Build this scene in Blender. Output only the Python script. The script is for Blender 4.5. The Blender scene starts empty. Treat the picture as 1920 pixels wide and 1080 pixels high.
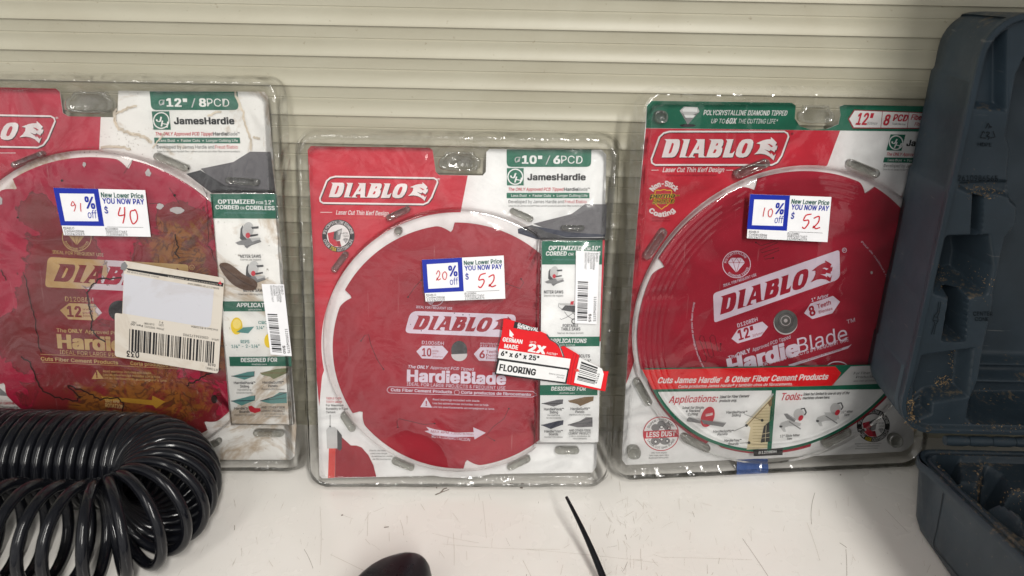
import bpy, bmesh, math, random
from mathutils import Vector, Matrix, noise
random.seed(7)
R = math.radians
scene = bpy.context.scene
col = scene.collection

# ------------------------------------------------------------------ camera
F_PX, CAM_H, PITCH, ROLL = 1371.6, 0.5109, R(25.092), R(1.202)
fw = Vector((0, math.cos(PITCH), -math.sin(PITCH)))
rt0 = Vector((1, 0, 0)); up0 = rt0.cross(fw)
rt = math.cos(ROLL) * rt0 + math.sin(ROLL) * up0
up = -math.sin(ROLL) * rt0 + math.cos(ROLL) * up0
CAM = Vector((0, 0, CAM_H))
cd = bpy.data.cameras.new('camera'); cam = bpy.data.objects.new('camera', cd); col.objects.link(cam)
cd.sensor_width = 36; cd.lens = 36 * F_PX / 1920; cd.clip_start = 0.02; cd.clip_end = 50
cd.dof.use_dof = True; cd.dof.focus_distance = 0.745; cd.dof.aperture_fstop = 6.5
cam.matrix_world = Matrix(((rt.x, up.x, -fw.x, 0), (rt.y, up.y, -fw.y, 0), (rt.z, up.z, -fw.z, CAM_H), (0, 0, 0, 1)))
scene.camera = cam
# ------------------------------------------------------------------ world and lamps
w = bpy.data.worlds.new('World'); scene.world = w; w.use_nodes = True
nt = w.node_tree; nt.nodes.clear()
wo = nt.nodes.new('ShaderNodeOutputWorld'); bg = nt.nodes.new('ShaderNodeBackground')
tc = nt.nodes.new('ShaderNodeTexCoord'); sx = nt.nodes.new('ShaderNodeSeparateXYZ'); rp = nt.nodes.new('ShaderNodeValToRGB')
mr = nt.nodes.new('ShaderNodeMapRange'); mr.inputs[1].default_value = -1; mr.inputs[2].default_value = 1
nt.links.new(tc.outputs['Generated'], sx.inputs[0]); nt.links.new(sx.outputs[2], mr.inputs[0]); nt.links.new(mr.outputs[0], rp.inputs[0])
e = rp.color_ramp.elements
e[0].position = 0.0; e[0].color = (.10, .10, .10, 1)
e[1].position = 1.0; e[1].color = (.45, .44, .42, 1)
for p, c in ((.34, (.13, .13, .13)), (.385, (.26, .26, .26)), (.43, (.72, .71, .70)), (.60, (.92, .91, .89)), (.78, (.58, .57, .55))):
    k = e.new(p); k.color = (*c, 1)
nz = nt.nodes.new('ShaderNodeTexNoise'); nz.inputs['Scale'].default_value = 5; nz.inputs['Detail'].default_value = 3
mpw = nt.nodes.new('ShaderNodeMapping'); mpw.inputs['Scale'].default_value = (1, 1, 2.2); nt.links.new(tc.outputs['Generated'], mpw.inputs[0]); nt.links.new(mpw.outputs[0], nz.inputs['Vector'])
r2 = nt.nodes.new('ShaderNodeValToRGB'); r2.color_ramp.elements[0].position = .38; r2.color_ramp.elements[0].color = (.35, .35, .35, 1); r2.color_ramp.elements[1].position = .62; r2.color_ramp.elements[1].color = (1.45, 1.45, 1.45, 1)
nt.links.new(nz.outputs['Fac'], r2.inputs[0]); mw = nt.nodes.new('ShaderNodeMix'); mw.data_type = 'RGBA'; mw.blend_type = 'MULTIPLY'; mw.inputs[0].default_value = 1
nt.links.new(rp.outputs[0], mw.inputs[6]); nt.links.new(r2.outputs[0], mw.inputs[7]); my = nt.nodes.new('ShaderNodeMapRange'); my.interpolation_type = 'SMOOTHSTEP'; my.inputs[1].default_value = .15; my.inputs[2].default_value = -.85; my.inputs[3].default_value = .42; my.inputs[4].default_value = 1.22
nt.links.new(sx.outputs[1], my.inputs[0]); mw2 = nt.nodes.new('ShaderNodeMix'); mw2.data_type = 'RGBA'; mw2.blend_type = 'MULTIPLY'; mw2.inputs[0].default_value = 1      # world shaped brighter in front, dimmer at the sides, to light the packs frontally
nt.links.new(mw.outputs[2], mw2.inputs[6]); nt.links.new(my.outputs[0], mw2.inputs[7]); nt.links.new(mw2.outputs[2], bg.inputs[0]); bg.inputs[1].default_value = 0.80
nt.links.new(bg.outputs[0], wo.inputs[0])

def area(name, loc, target, sx_, sy_, power, color=(1, .97, .92)):
    ld = bpy.data.lights.new(name, 'AREA'); ld.shape = 'RECTANGLE'; ld.size = sx_; ld.size_y = sy_; ld.energy = power; ld.color = color
    o = bpy.data.objects.new(name, ld); col.objects.link(o); o.location = loc
    o.rotation_euler = (Vector(target) - Vector(loc)).to_track_quat('-Z', 'Y').to_euler()
    return o
area('overhead_light', (.485, -1.15, 1.62), (.40, .3, .2), .13, 1.4, 45)
area('overhead_light', (-.85, -1.1, 1.7), (-.2, .6, .15), .30, 1.4, 11)  # second, weaker light added at the left for reflections
scene.view_settings.view_transform = 'Standard'; scene.view_settings.look = 'None'
scene.view_settings.exposure = 0.0; scene.view_settings.gamma = 1
scene.render.engine = 'CYCLES'
scene.cycles.transparent_max_bounces = 24; scene.cycles.max_bounces = 10

# ------------------------------------------------------------------ helpers
def ray(x, y): return fw + (x - 960) / F_PX * rt - (y - 540) / F_PX * up
def on_z(x, y, z=0.0):
    d = ray(x, y); return CAM + d * ((z - CAM_H) / d.z)
def on_y(x, y, Y):
    d = ray(x, y); return CAM + d * (Y / d.y)

def setp(o, label=None, cat=None, group=None, kind=None):
    if label: o['label'] = label
    if cat: o['category'] = cat
    if group: o['group'] = group
    if kind: o['kind'] = kind
    return o
def empty(name, label, cat, mat=None, group=None):
    o = bpy.data.objects.new(name, None); col.objects.link(o); o.empty_display_size = .02
    if mat: o.matrix_world = mat
    return setp(o, label, cat, group)
def mesh_obj(name, V, F, mats, parent=None, MI=None, smooth=False):
    me = bpy.data.meshes.new(name); me.from_pydata([tuple(v) for v in V], [], F)
    for m in (mats if isinstance(mats, (list, tuple)) else [mats]): me.materials.append(m)
    if MI: me.polygons.foreach_set('material_index', MI)
    if smooth: me.polygons.foreach_set('use_smooth', [True] * len(me.polygons))
    me.update()
    o = bpy.data.objects.new(name, me); col.objects.link(o)
    if parent: o.parent = parent
    return o
def auto_smooth(o, deg=40):
    bm = bmesh.new(); bm.from_mesh(o.data)
    for f in bm.faces: f.smooth = True
    for ed in bm.edges:
        if len(ed.link_faces) == 2 and ed.calc_face_angle(0) > R(deg): ed.smooth = False
    bm.to_mesh(o.data); bm.free()
def fix_normals(o):
    bm = bmesh.new(); bm.from_mesh(o.data); bmesh.ops.recalc_face_normals(bm, faces=bm.faces[:]); bm.to_mesh(o.data); bm.free()

# ------------------------------------------------------------------ materials
def nm(name):
    m = bpy.data.materials.new(name); m.use_nodes = True
    return m, m.node_tree, m.node_tree.nodes['Principled BSDF']
def add(nt_, t, **kw):
    n = nt_.nodes.new(t)
    for k_, v in kw.items(): setattr(n, k_, v)
    return n
def noise_n(nt_, scale, detail=4, rough=.55, vec=None, dist=0):
    n = add(nt_, 'ShaderNodeTexNoise'); n.inputs['Scale'].default_value = scale; n.inputs['Detail'].default_value = detail
    n.inputs['Roughness'].default_value = rough; n.inputs['Distortion'].default_value = dist
    if vec is not None: nt_.links.new(vec, n.inputs['Vector'])
    return n.outputs['Fac']
def ramp(nt_, fac, stops):
    r_ = add(nt_, 'ShaderNodeValToRGB'); el = r_.color_ramp.elements
    while len(el) < len(stops): el.new(.5)
    for i_, (p, c) in enumerate(stops):
        el[i_].position = p; el[i_].color = (*c, 1) if len(c) == 3 else c
    nt_.links.new(fac, r_.inputs[0]); return r_.outputs[0]
def mixc(nt_, fac, a, b, mode='MIX'):
    m_ = add(nt_, 'ShaderNodeMix', data_type='RGBA', blend_type=mode)
    for s, v in ((0, fac), (6, a), (7, b)):
        if hasattr(v, 'links') or hasattr(v, 'is_linked'): nt_.links.new(v, m_.inputs[s])
        elif s == 0: m_.inputs[0].default_value = v
        else: m_.inputs[s].default_value = (*v, 1)
    return m_.outputs[2]
def math_n(nt_, op, a, b=None, c=None, clamp=False):
    m_ = add(nt_, 'ShaderNodeMath', operation=op, use_clamp=clamp)
    for i_, v in enumerate((a, b, c)):
        if v is None: continue
        if hasattr(v, 'is_linked'): nt_.links.new(v, m_.inputs[i_])
        else: m_.inputs[i_].default_value = v
    return m_.outputs[0]
def bump(nt_, bsdf, h, strength=.2, dist=.001):
    b = add(nt_, 'ShaderNodeBump'); b.inputs['Strength'].default_value = strength; b.inputs['Distance'].default_value = dist
    nt_.links.new(h, b.inputs['Height']); nt_.links.new(b.outputs[0], bsdf.inputs['Normal'])
def objco(nt_): return add(nt_, 'ShaderNodeTexCoord').outputs['Object']

def ink(name, c, rough=.45, var=.06):
    m, t, b = nm(name); b.inputs['Roughness'].default_value = rough; b.inputs['Specular IOR Level'].default_value = .3
    f = noise_n(t, 60, 3, .6, objco(t))
    lo = tuple(x * (1 - var) for x in c); hi = tuple(min(1, x * (1 + var)) for x in c)
    t.links.new(ramp(t, f, [(.3, lo), (.7, hi)]), b.inputs['Base Color'])
    return m
WHITE = ink('white_print', (.75, .75, .75)); BLADEWHITE = ink('lilac_white_print', (.66, .60, .70), .4)
RED = ink('red_print', (.50, .024, .045)); GREEN = ink('green_print', (.006, .125, .072)); BLACK = ink('black_print', (.016, .016, .018))
DGREY = ink('dark_grey_print', (.06, .06, .065)); MGREY = ink('mid_grey_print', (.20, .20, .205)); LGREY = ink('light_grey_print', (.48, .48, .48))
YELLOW = ink('yellow_print', (.75, .55, .03)); CREAM = ink('cream_print', (.60, .52, .34)); BROWN = ink('brown_print', (.20, .13, .07))
SLATE = ink('slate_print', (.13, .125, .135)); NAVY = ink('navy_print', (.03, .035, .06)); TEAL = ink('teal_print', (.10, .26, .25))
DKRED = ink('dark_red_print', (.28, .012, .025)); PINK = ink('pale_red_print', (.62, .07, .06)); SHADOWINK = ink('charcoal_print', (.03, .02, .022))
BLUE = ink('blue_print', (.010, .026, .33)); PAPER = ink('white_paper', (.80, .80, .82), .6, .03); PENRED = ink('red_marker', (.55, .01, .02))
INKGREY = ink('faded_grey_print', (.12, .12, .12)); BRIGHTRED = ink('bright_red_print', (.66, .010, .016), .3); KHAKI = ink('olive_print', (.16, .18, .09))
DGREEN = ink('green_text', (.01, .09, .07))

def blade_red(name, c, stain=None, white=False, scratch=True, amber_spots=None):
    m, t, b = nm(name); v = objco(t); b.inputs['Roughness'].default_value = .38; b.inputs['Specular IOR Level'].default_value = .45
    n1 = noise_n(t, 18, 4, .6, v, .6)
    cc = ramp(t, n1, [(.3, tuple(x * .88 for x in c)), (.7, tuple(min(1, x * 1.10) for x in c))])
    if stain:
        tot = None
        for (bx, by, br) in stain:
            d = add(t, 'ShaderNodeVectorMath', operation='DISTANCE'); t.links.new(v, d.inputs[0]); d.inputs[1].default_value = (bx, by, .004)
            f = math_n(t, 'SUBTRACT', 1.0, math_n(t, 'DIVIDE', d.outputs['Value'], br))
            tot = f if tot is None else math_n(t, 'MAXIMUM', tot, f)
        nz = noise_n(t, 34, 6, .62, v, 1.6)
        tot = math_n(t, 'ADD', tot, math_n(t, 'MULTIPLY_ADD', nz, 1.1, -.58))
        k1 = ramp(t, tot, [(.05, (0, 0, 0)), (.16, (.8, .8, .8)), (.5, (1, 1, 1))])
        thin = mixc(t, 1.0, cc, (.50, .55, .42), 'MULTIPLY'); thin = mixc(t, .35, thin, (.16, .03, .012))
        thick = mixc(t, noise_n(t, 30, 6, .7, v, 2.2), (.045, .012, .005), (.42, .16, .018))
        veins = ramp(t, noise_n(t, 20, 3, .55, v, 3.0), [(.41, (0, 0, 0)), (.455, (.8, .8, .8)), (.50, (.05, .05, .05)), (.60, (.05, .05, .05)), (.63, (.75, .75, .75))])
        thick = mixc(t, veins, thick, (.030, .008, .004))
        if white: thin = mixc(t, noise_n(t, 40, 3, .5, v), (.36, .19, .05), (.60, .44, .20)); thick = thin
        tk = None
        for (bx, by, br) in (amber_spots or []):
            d = add(t, 'ShaderNodeVectorMath', operation='DISTANCE'); t.links.new(v, d.inputs[0]); d.inputs[1].default_value = (bx, by, .004)
            f_ = math_n(t, 'SUBTRACT', 1.0, math_n(t, 'DIVIDE', d.outputs['Value'], br)); tk = f_ if tk is None else math_n(t, 'MAXIMUM', tk, f_)
        amber = thin
        if tk is not None: amber = mixc(t, ramp(t, math_n(t, 'MULTIPLY_ADD', noise_n(t, 26, 6, .68, v, 2.0), 1.7, math_n(t, 'MULTIPLY_ADD', tk, .8, -1.05)), [(.1, (0, 0, 0)), (.35, (.9, .9, .9))]), thin, thick)
        edge = ramp(t, tot, [(.04, (0, 0, 0)), (.085, (1, 1, 1)), (.14, (0, 0, 0))])
        cc = mixc(t, k1, cc, amber)
        cc = mixc(t, math_n(t, 'MULTIPLY', edge, .75), cc, (.045, .012, .006))
    if scratch:
        mp = add(t, 'ShaderNodeMapping'); mp.inputs['Rotation'].default_value = (0, 0, .5); mp.inputs['Scale'].default_value = (260, 14, 1); t.links.new(v, mp.inputs[0])
        s = noise_n(t, 1, 2, .5, mp.outputs[0])
        cc = mixc(t, ramp(t, s, [(.70, (0, 0, 0)), (.78, (.22, .22, .22))]), cc, (.6, .45, .45))
    t.links.new(cc, b.inputs['Base Color'])
    return m

def dirty(name, c, amt=1.0):
    m, t, b = nm(name); v = objco(t); b.inputs['Roughness'].default_value = .5
    a = noise_n(t, 11, 6, .65, v, 1.2); d = noise_n(t, 160, 3, .7, v)
    k = ramp(t, a, [(.50, (0, 0, 0)), (.58, (.75 * amt,) * 3), (.63, (.25 * amt,) * 3), (.8, (.5 * amt,) * 3)])
    cc = mixc(t, k, c, tuple(x * y for x, y in zip(c, (.62, .50, .38))))
    cc = mixc(t, ramp(t, d, [(.66, (0, 0, 0)), (.74, (.6 * amt,) * 3)]), cc, (.10, .07, .045))
    t.links.new(cc, b.inputs['Base Color']); return m
WHITE_D = dirty('soiled_white_print', (.76, .75, .73), 1.25); RED_D = dirty('soiled_red_print', (.45, .024, .055), .25)
GREEN_D = dirty('soiled_green_print', (.006, .115, .07), .25); LABEL_D = dirty('soiled_cream_paper', (.62, .57, .50), .3)
LABELW = dirty('scuffed_label_window', (.56, .56, .60), .25)

def clear(name, tint=(.975, .975, .97), rough=.085, bstr=.5, scale=12, boost=1.3, haze=.004):
    m, t, b = nm(name); t.nodes.remove(b); out = t.nodes['Material Output']; v = objco(t)
    tr = add(t, 'ShaderNodeBsdfTransparent'); tr.inputs[0].default_value = (*tint, 1)
    gl = add(t, 'ShaderNodeBsdfGlossy'); gl.inputs['Roughness'].default_value = rough; gl.inputs[0].default_value = (1, 1, 1, 1)
    df = add(t, 'ShaderNodeBsdfDiffuse'); df.inputs[0].default_value = (.62, .62, .60, 1)
    n1 = noise_n(t, scale, 2, .45, v, 1.0); n2 = noise_n(t, scale * 7, 2, .5, v, .3)
    h = math_n(t, 'MULTIPLY_ADD', n2, .035, n1)
    bp = add(t, 'ShaderNodeBump'); bp.inputs['Strength'].default_value = bstr; bp.inputs['Distance'].default_value = .012; t.links.new(h, bp.inputs['Height'])
    t.links.new(bp.outputs[0], gl.inputs['Normal'])
    fr = add(t, 'ShaderNodeFresnel'); fr.inputs[0].default_value = 1.5; t.links.new(bp.outputs[0], fr.inputs['Normal'])
    fac = math_n(t, 'MULTIPLY', fr.outputs[0], boost, clamp=True)
    m0 = add(t, 'ShaderNodeMixShader'); m0.inputs[0].default_value = haze
    t.links.new(tr.outputs[0], m0.inputs[1]); t.links.new(df.outputs[0], m0.inputs[2])
    mx = add(t, 'ShaderNodeMixShader'); t.links.new(fac, mx.inputs[0]); t.links.new(m0.outputs[0], mx.inputs[1]); t.links.new(gl.outputs[0], mx.inputs[2])
    t.links.new(mx.outputs[0], out.inputs[0]); return m
FILM = clear('clear_film'); RIM = clear('clear_moulded_rim', (.98, .98, .975), .13, .40, 34, 1.35, .015)
STUD = clear('shade_tinted_stud', (.62, .62, .58), .07, .3, 60, 1.6, .10)  # grey tint painted in for the shaded wall behind the card holes

# ------------------------------------------------------------------ text geometry
_font_cache = {}
try: SANS = bpy.data.fonts.load(bpy.utils.system_resource('DATAFILES', path='fonts') + '/Inter.woff2')     # the application's own sans
except Exception: SANS = None
def glyphs(s, bold):
    key = (s, bold)
    if key not in _font_cache:
        cu = bpy.data.curves.new('t', 'FONT'); cu.body = s; cu.size = 1; cu.space_character = 1 + max(0, bold) * .9
        if SANS: cu.font = SANS
        cu.body = s; cu.resolution_u = 3; cu.fill_mode = 'FRONT'
        o = bpy.data.objects.new('t', cu); col.objects.link(o)
        dg = bpy.context.evaluated_depsgraph_get(); me = o.evaluated_get(dg).to_mesh()
        V = [(v.co.x, v.co.y, 0) for v in me.vertices]; F = [tuple(p.vertices) for p in me.polygons]
        if bold > .004:      # a heavier weight: the letter four times, each a hair aside and a hair higher
            q = bold * .72; V0, F0 = V, F; V, F = [], []
            for k_, (ox, oy) in enumerate(((-q, -q * .5), (q, -q * .5), (-q, q * .5), (q, q * .5), (0, q * .5), (0, -q * .5))):
                F += [tuple(i_ + len(V) for i_ in f) for f in F0]; V += [(x + ox, y + oy, k_) for x, y, z in V0]
        o.evaluated_get(dg).to_mesh_clear(); bpy.data.objects.remove(o); bpy.data.curves.remove(cu)
        _font_cache[key] = (V, F)
    return _font_cache[key]
CAPH = max(v[1] for v in glyphs('H', 0)[0])

class Frame:
    """a blister pack's own plane; l() finds where a sight line meets it"""
    def __init__(s, bx, by, yaw, lean, w_, h_):
        s.w, s.h = w_, h_
        ux = Vector((math.cos(yaw), math.sin(yaw), 0)); n = Vector((-math.sin(yaw), math.cos(yaw), 0))
        uy = math.cos(lean) * Vector((0, 0, 1)) + math.sin(lean) * n; nz = ux.cross(uy)
        s.M = Matrix(((ux.x, uy.x, nz.x, bx), (ux.y, uy.y, nz.y, by), (ux.z, uy.z, nz.z, .0008), (0, 0, 0, 1)))
        s.Mi = s.M.inverted(); s.o = s.Mi @ CAM; s.r3 = s.Mi.to_3x3()
    def l(s, x, y, z=0.0):
        d = s.r3 @ ray(x, y); t = (z - s.o.z) / d.z; p = s.o + d * t
        return (p.x, p.y)

class Crop:
    def __init__(s, x0, y0, k): s.x0, s.y0, s.k = x0, y0, k
    def __call__(s, *a): return [(s.x0 + x / s.k, s.y0 + y / s.k) for x, y in a]
    def p(s, x, y): return (s.x0 + x / s.k, s.y0 + y / s.k)

def quad_map(TL, TR, BR, BL):
    def f(u, v):
        a = Vector(TL).lerp(Vector(TR), u); b = Vector(BL).lerp(Vector(BR), u); c = a.lerp(b, v); return (c.x, c.y)
    return f
LAY = .00014
class Art:
    def __init__(s, fr, z): s.fr, s.z, s.V, s.F, s.MI, s.mats = fr, z, [], [], [], []
    def mi(s, m):
        if m not in s.mats: s.mats.append(m)
        return s.mats.index(m)
    def polyL(s, pts, m, lay=1):
        n0 = len(s.V); z = s.z + lay * LAY
        a = sum(p[0] * q[1] - q[0] * p[1] for p, q in zip(pts, pts[1:] + pts[:1]))
        if a < 0: pts = pts[::-1]
        s.V += [(p[0], p[1], z) for p in pts]; s.F.append(tuple(range(n0, n0 + len(pts)))); s.MI.append(s.mi(m))
    def poly(s, pts, m, lay=1): s.polyL([s.fr.l(x, y, s.z) for x, y in pts], m, lay)
    def line(s, pts, w_, m, lay=2, close=False):
        P = [Vector(p) for p in pts]; n = len(P); A, B = [], []
        for i_ in range(n):
            a = P[(i_ - 1) % n] if (i_ or close) else P[i_]; b = P[(i_ + 1) % n] if (i_ < n - 1 or close) else P[i_]
            d = (b - a); d = d.normalized() if d.length > 1e-6 else Vector((1, 0)); q = Vector((-d.y, d.x)) * w_ / 2
            A.append(P[i_] + q); B.append(P[i_] - q)
        for i_ in range(n if close else n - 1):
            j = (i_ + 1) % n; s.poly([A[i_], A[j], B[j], B[i_]], m, lay)
    def ell(s, cx, cy, rx, ry, m, lay=1, n=40, rot=0):
        c, sn = math.cos(rot), math.sin(rot)
        s.poly([(cx + rx * math.cos(a) * c - ry * math.sin(a) * sn, cy + rx * math.cos(a) * sn + ry * math.sin(a) * c) for a in [2 * math.pi * k / n for k in range(n)]], m, lay)
    def ring(s, cx, cy, rx, ry, w_, m, lay=2, n=48):
        s.line([(cx + rx * math.cos(2 * math.pi * k / n), cy + ry * math.sin(2 * math.pi * k / n)) for k in range(n)], w_, m, lay, True)
    def tri(s, V, F, m, lay):
        n0 = len(s.V); z = s.z + lay * LAY; s.V += [(p[0], p[1], z + (p[2] * .000008 if len(p) > 2 else 0)) for p in V]
        s.F += [tuple(i_ + n0 for i_ in f) for f in F]; s.MI += [s.mi(m)] * len(F)
    def text(s, t, x0, y0, x1, y1, h, m, bold=.0, shear=.0, lay=3, squash=None):
        V, F = glyphs(t, bold * (.45 if h < 4.5 else .75 if h < 7 else 1.0))
        if not V: return
        xa = min(v[0] for v in V); xb = max(v[0] for v in V)
        p0 = Vector(s.fr.l(x0, y0, s.z)); p1 = Vector(s.fr.l(x1, y1, s.z)); d = p1 - p0; L = d.length; ex = d / L; ey = Vector((-ex.y, ex.x))
        L = max(L - shear * 0, 1e-5)
        q = Vector((y1 - y0, -(x1 - x0))); q = q / q.length * h
        hl = (Vector(s.fr.l(x0 + q.x, y0 + q.y, s.z)) - p0).length / CAPH
        k = L / (xb - xa)
        W = []
        for x, y, kz in V:
            p = p0 + ex * ((x - xa) * k + shear * y * hl) + ey * (y * hl); W.append((p.x, p.y, kz))
        s.tri(W, F, m, lay)
    def arc(s, t, cx, cy, r, a0, a1, h, m, bold=.02, lay=4, inner=False):
        """letters along a circle; angles in degrees, 0 right, 90 up, from a0 to a1"""
        V, F = glyphs(t, bold); xa = min(v[0] for v in V); xb = max(v[0] for v in V)
        k = h / CAPH; W = []
        for x, y, kz in V:
            a = R(a0 + (a1 - a0) * (x - xa) / (xb - xa)); rr = r + (y * k if not inner else -y * k)
            W.append((*s.fr.l(cx + rr * math.cos(a), cy - rr * math.sin(a), s.z), kz))
        s.tri(W, F, m, lay)
    def base(s, pts, m, th=.0006):
        """card with thickness: top face plus side wall, px outline"""
        P = [s.fr.l(x, y, s.z) for x, y in pts]; s.baseL(P, m, th)
    def baseL(s, P, m, th=.0006):
        a = sum(p[0] * q[1] - q[0] * p[1] for p, q in zip(P, P[1:] + P[:1]))
        if a < 0: P = P[::-1]
        s.polyL(P, m, 0); n0 = len(s.V); n = len(P)
        s.V += [(p[0], p[1], s.z) for p in P] + [(p[0], p[1], s.z - th) for p in P]
        for i_ in range(n):
            j = (i_ + 1) % n; s.F.append((n0 + i_, n0 + n + i_, n0 + n + j, n0 + j)); s.MI.append(s.mi(m))
        s.F.append(tuple(n0 + n + i_ for i_ in range(n))[::-1]); s.MI.append(s.mi(m))
    def build(s, name, parent): return mesh_obj(name, s.V, s.F, s.mats, parent, s.MI)

# logo lettering traced as polygons (unit square of the whole logo box)
c1 = Crop(1215, 245, 9.6); c2 = Crop(1400, 245, 16.61)
LOGO = [c1(*p) for p in (
    [(290,152),(535,152),(562,165),(570,195),(568,260),(540,370),(500,440),(470,468),(430,480),(243,480),(325,190),(318,172)],
    [(610,152),(752,152),(668,450),(674,462),(715,468),(705,480),(560,480),(640,195),(634,174)],
    [(850,152),(1018,152),(1000,440),(1010,462),(1050,470),(1040,480),(905,480),(908,405),(825,405),(805,450),(812,462),(845,470),(838,480),(715,480),(750,440),(885,200),(882,174)],
    [(1095,152),(1320,152),(1348,165),(1355,195),(1345,255),(1318,295),(1335,320),(1328,375),(1300,440),(1260,475),(1220,480),(1042,480),(1135,190),(1130,174)],
    [(1395,152),(1535,152),(1462,405),(1510,405),(1560,360),(1525,470),(1500,480),(1335,480),(1420,190),(1416,174)],
    [(1760,150),(1840,150),(1880,170),(1892,210),(1875,300),(1830,400),(1780,460),(1710,482),(1640,480),(1590,460),(1573,420),(1590,330),(1635,230),(1690,170)])]
LOGO_HOLES = [c1(*p) for p in (
    [(428,220),(455,225),(460,245),(420,375),(395,408),(365,408)], [(918,255),(908,338),(868,338)],
    [(1235,222),(1258,225),(1255,250),(1240,268),(1212,268)], [(1195,335),(1228,335),(1228,355),(1205,400),(1160,402)],
    [(1750,222),(1780,222),(1792,245),(1770,320),(1735,395),(1705,412),(1685,405),(1680,385),(1700,310),(1730,245)])]
DEVIL = c2((295,392),(500,300),(640,268),(750,265),(738,212),(760,205),(850,290),(932,380),(890,440),(905,495),(930,450),(950,485),(935,540),(912,605),(885,595),(862,668),(735,590),(722,622),(690,628),(545,575),(690,680),(735,740),(755,690),(838,785),(900,715),(828,920),(700,800),(560,735),(420,712),(225,735),(330,640),(400,530),(415,420))
EYE = c2((630,410),(710,415),(815,485),(755,510),(700,455))
def logo(A, f, m, hole, lay=3, src=(1240.3, 260.8, 1457, 295), shadow=None, sh=(1.2, 1.4)):
    x0, y0, x1, y1 = src
    g = lambda P: [f((x - x0) / (x1 - x0), (y - y0) / (y1 - y0)) for x, y in P]
    if shadow:
        for P in LOGO + [DEVIL]: A.poly([(x + sh[0], y + sh[1]) for x, y in g(P)], shadow, lay)
    for P in LOGO + [DEVIL]: A.poly(g(P), m, lay + 1)
    for P in LOGO_HOLES + [EYE]: A.poly(g(P), hole, lay + 2)
def logo_box(A, f, lay=3, frame=WHITE, fill=RED):
    S = (1221, 246.5, 1478, 309)
    O = [(1255, 246.5), (1470, 246.5), (1476, 250), (1478, 256), (1465, 292), (1457, 304), (1447, 309), (1228, 309), (1222, 305), (1221, 298), (1236, 257), (1244, 249.5)]
    g = lambda P: [f((x - S[0]) / (S[2] - S[0]), (y - S[1]) / (S[3] - S[1])) for x, y in P]
    q = g(O); A.line([(x + 1.3, y + 1.5) for x, y in q], 3.2, SHADOWINK, lay, True); A.line(q, 3.2, frame, lay + 1, True)
    logo(A, f, frame, fill, lay, S, SHADOWINK)
def round_poly(P, r, n=6):
    """px polygon with rounded corners; r a number or a list"""
    out = []; N = len(P)
    for i_ in range(N):
        rr = r[i_] if isinstance(r, (list, tuple)) else r
        p = Vector(P[i_]); a = (Vector(P[i_ - 1]) - p); b = (Vector(P[(i_ + 1) % N]) - p)
        if rr <= 0: out.append(tuple(p)); continue
        k = min(rr, a.length * .49, b.length * .49); a = p + a.normalized() * k; b = p + b.normalized() * k
        for j in range(n + 1):
            t = j / n; q = a * (1 - t) ** 2 + p * 2 * t * (1 - t) + b * t * t; out.append((q.x, q.y))
    return out
def capsule(x0, y0, x1, y1, r, n=8):
    d = Vector((x1 - x0, y1 - y0)); a = math.atan2(d.y, d.x); P = []
    for k in range(n + 1): t = a + math.pi / 2 + math.pi * k / n; P.append((x0 + r * math.cos(t), y0 + r * math.sin(t)))
    for k in range(n + 1): t = a - math.pi / 2 + math.pi * k / n; P.append((x1 + r * math.cos(t), y1 + r * math.sin(t)))
    return P
def barcode(A, f, u0, u1, v0, v1, m, seed, n=60, vert=True, lay=2):
    rnd = random.Random(seed); u = u0; st = (u1 - u0) / n / 2
    while u < u1:
        wd = st * rnd.choice((1, 1, 2, 3)); 
        if u + wd > u1: break
        A.poly([f(u, v0), f(u + wd, v0), f(u + wd, v1), f(u, v1)] if vert else [f(v0, u), f(v1, u), f(v1, u + wd), f(v0, u + wd)], m, lay)
        u += wd + st * rnd.choice((1, 1, 1.6, 2.4))
def qtext(A, f, t, u0, v0, u1, v1, hv, m, bold=0, shear=0, lay=3):
    x0, y0 = f(u0, v0); x1, y1 = f(u1, v1); xa, ya = f(u0, v0 - hv)
    A.text(t, x0, y0, x1, y1, math.hypot(xa - x0, ya - y0), m, bold, shear, lay)
STROKE = {'0': [[(.5,1),(.15,.8),(.1,.35),(.4,0),(.8,.15),(.92,.6),(.7,.95),(.42,.98)]], '1': [[(.45,.95),(.5,.5),(.48,0)]],
          '2': [[(.1,.72),(.4,1),(.75,.85),(.65,.5),(.3,.12),(.15,0),(.3,.2),(.6,.02),(1,.12)]], '4': [[(.2,1),(.05,.45),(.75,.5)],[(.8,1),(.65,.5),(.55,0)]],
          '5': [[(.95,.98),(.25,.88),(.2,.5),(.6,.58),(.75,.3),(.5,.04),(.05,.02)]], '9': [[(.7,.75),(.35,1),(.05,.75),(.4,.55),(.75,.8),(.7,.4),(.45,0)]]}
def handwrite(A, f, txt, u0, v0, u1, v1, w_, lay=4):
    n = len(txt); du = (u1 - u0) / n
    for i_, ch in enumerate(txt):
        for st in STROKE[ch]:
            P = [Vector((u0 + du * (i_ + .08 + .78 * x + .16 * y + .05 * math.sin(7 * x + 5 * y + u0 * 40)), v1 + (v0 - v1) * (y * (1 - .10 * i_) + .06 * math.sin(9 * x + u0 * 30)))) for x, y in st]; Q = []
            for k in range(len(P) - 1):      # smooth
                a = P[max(k - 1, 0)]; b = P[k]; c = P[k + 1]; d = P[min(k + 2, len(P) - 1)]
                for j in range(5):
                    t = j / 5; Q.append(.5 * ((2 * b) + (c - a) * t + (2 * a - 5 * b + 4 * c - d) * t * t + (3 * b - a - 3 * c + d) * t ** 3))
            Q.append(P[-1]); A.line([f(p.x, p.y) for p in Q], w_, PENRED, lay)

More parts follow.
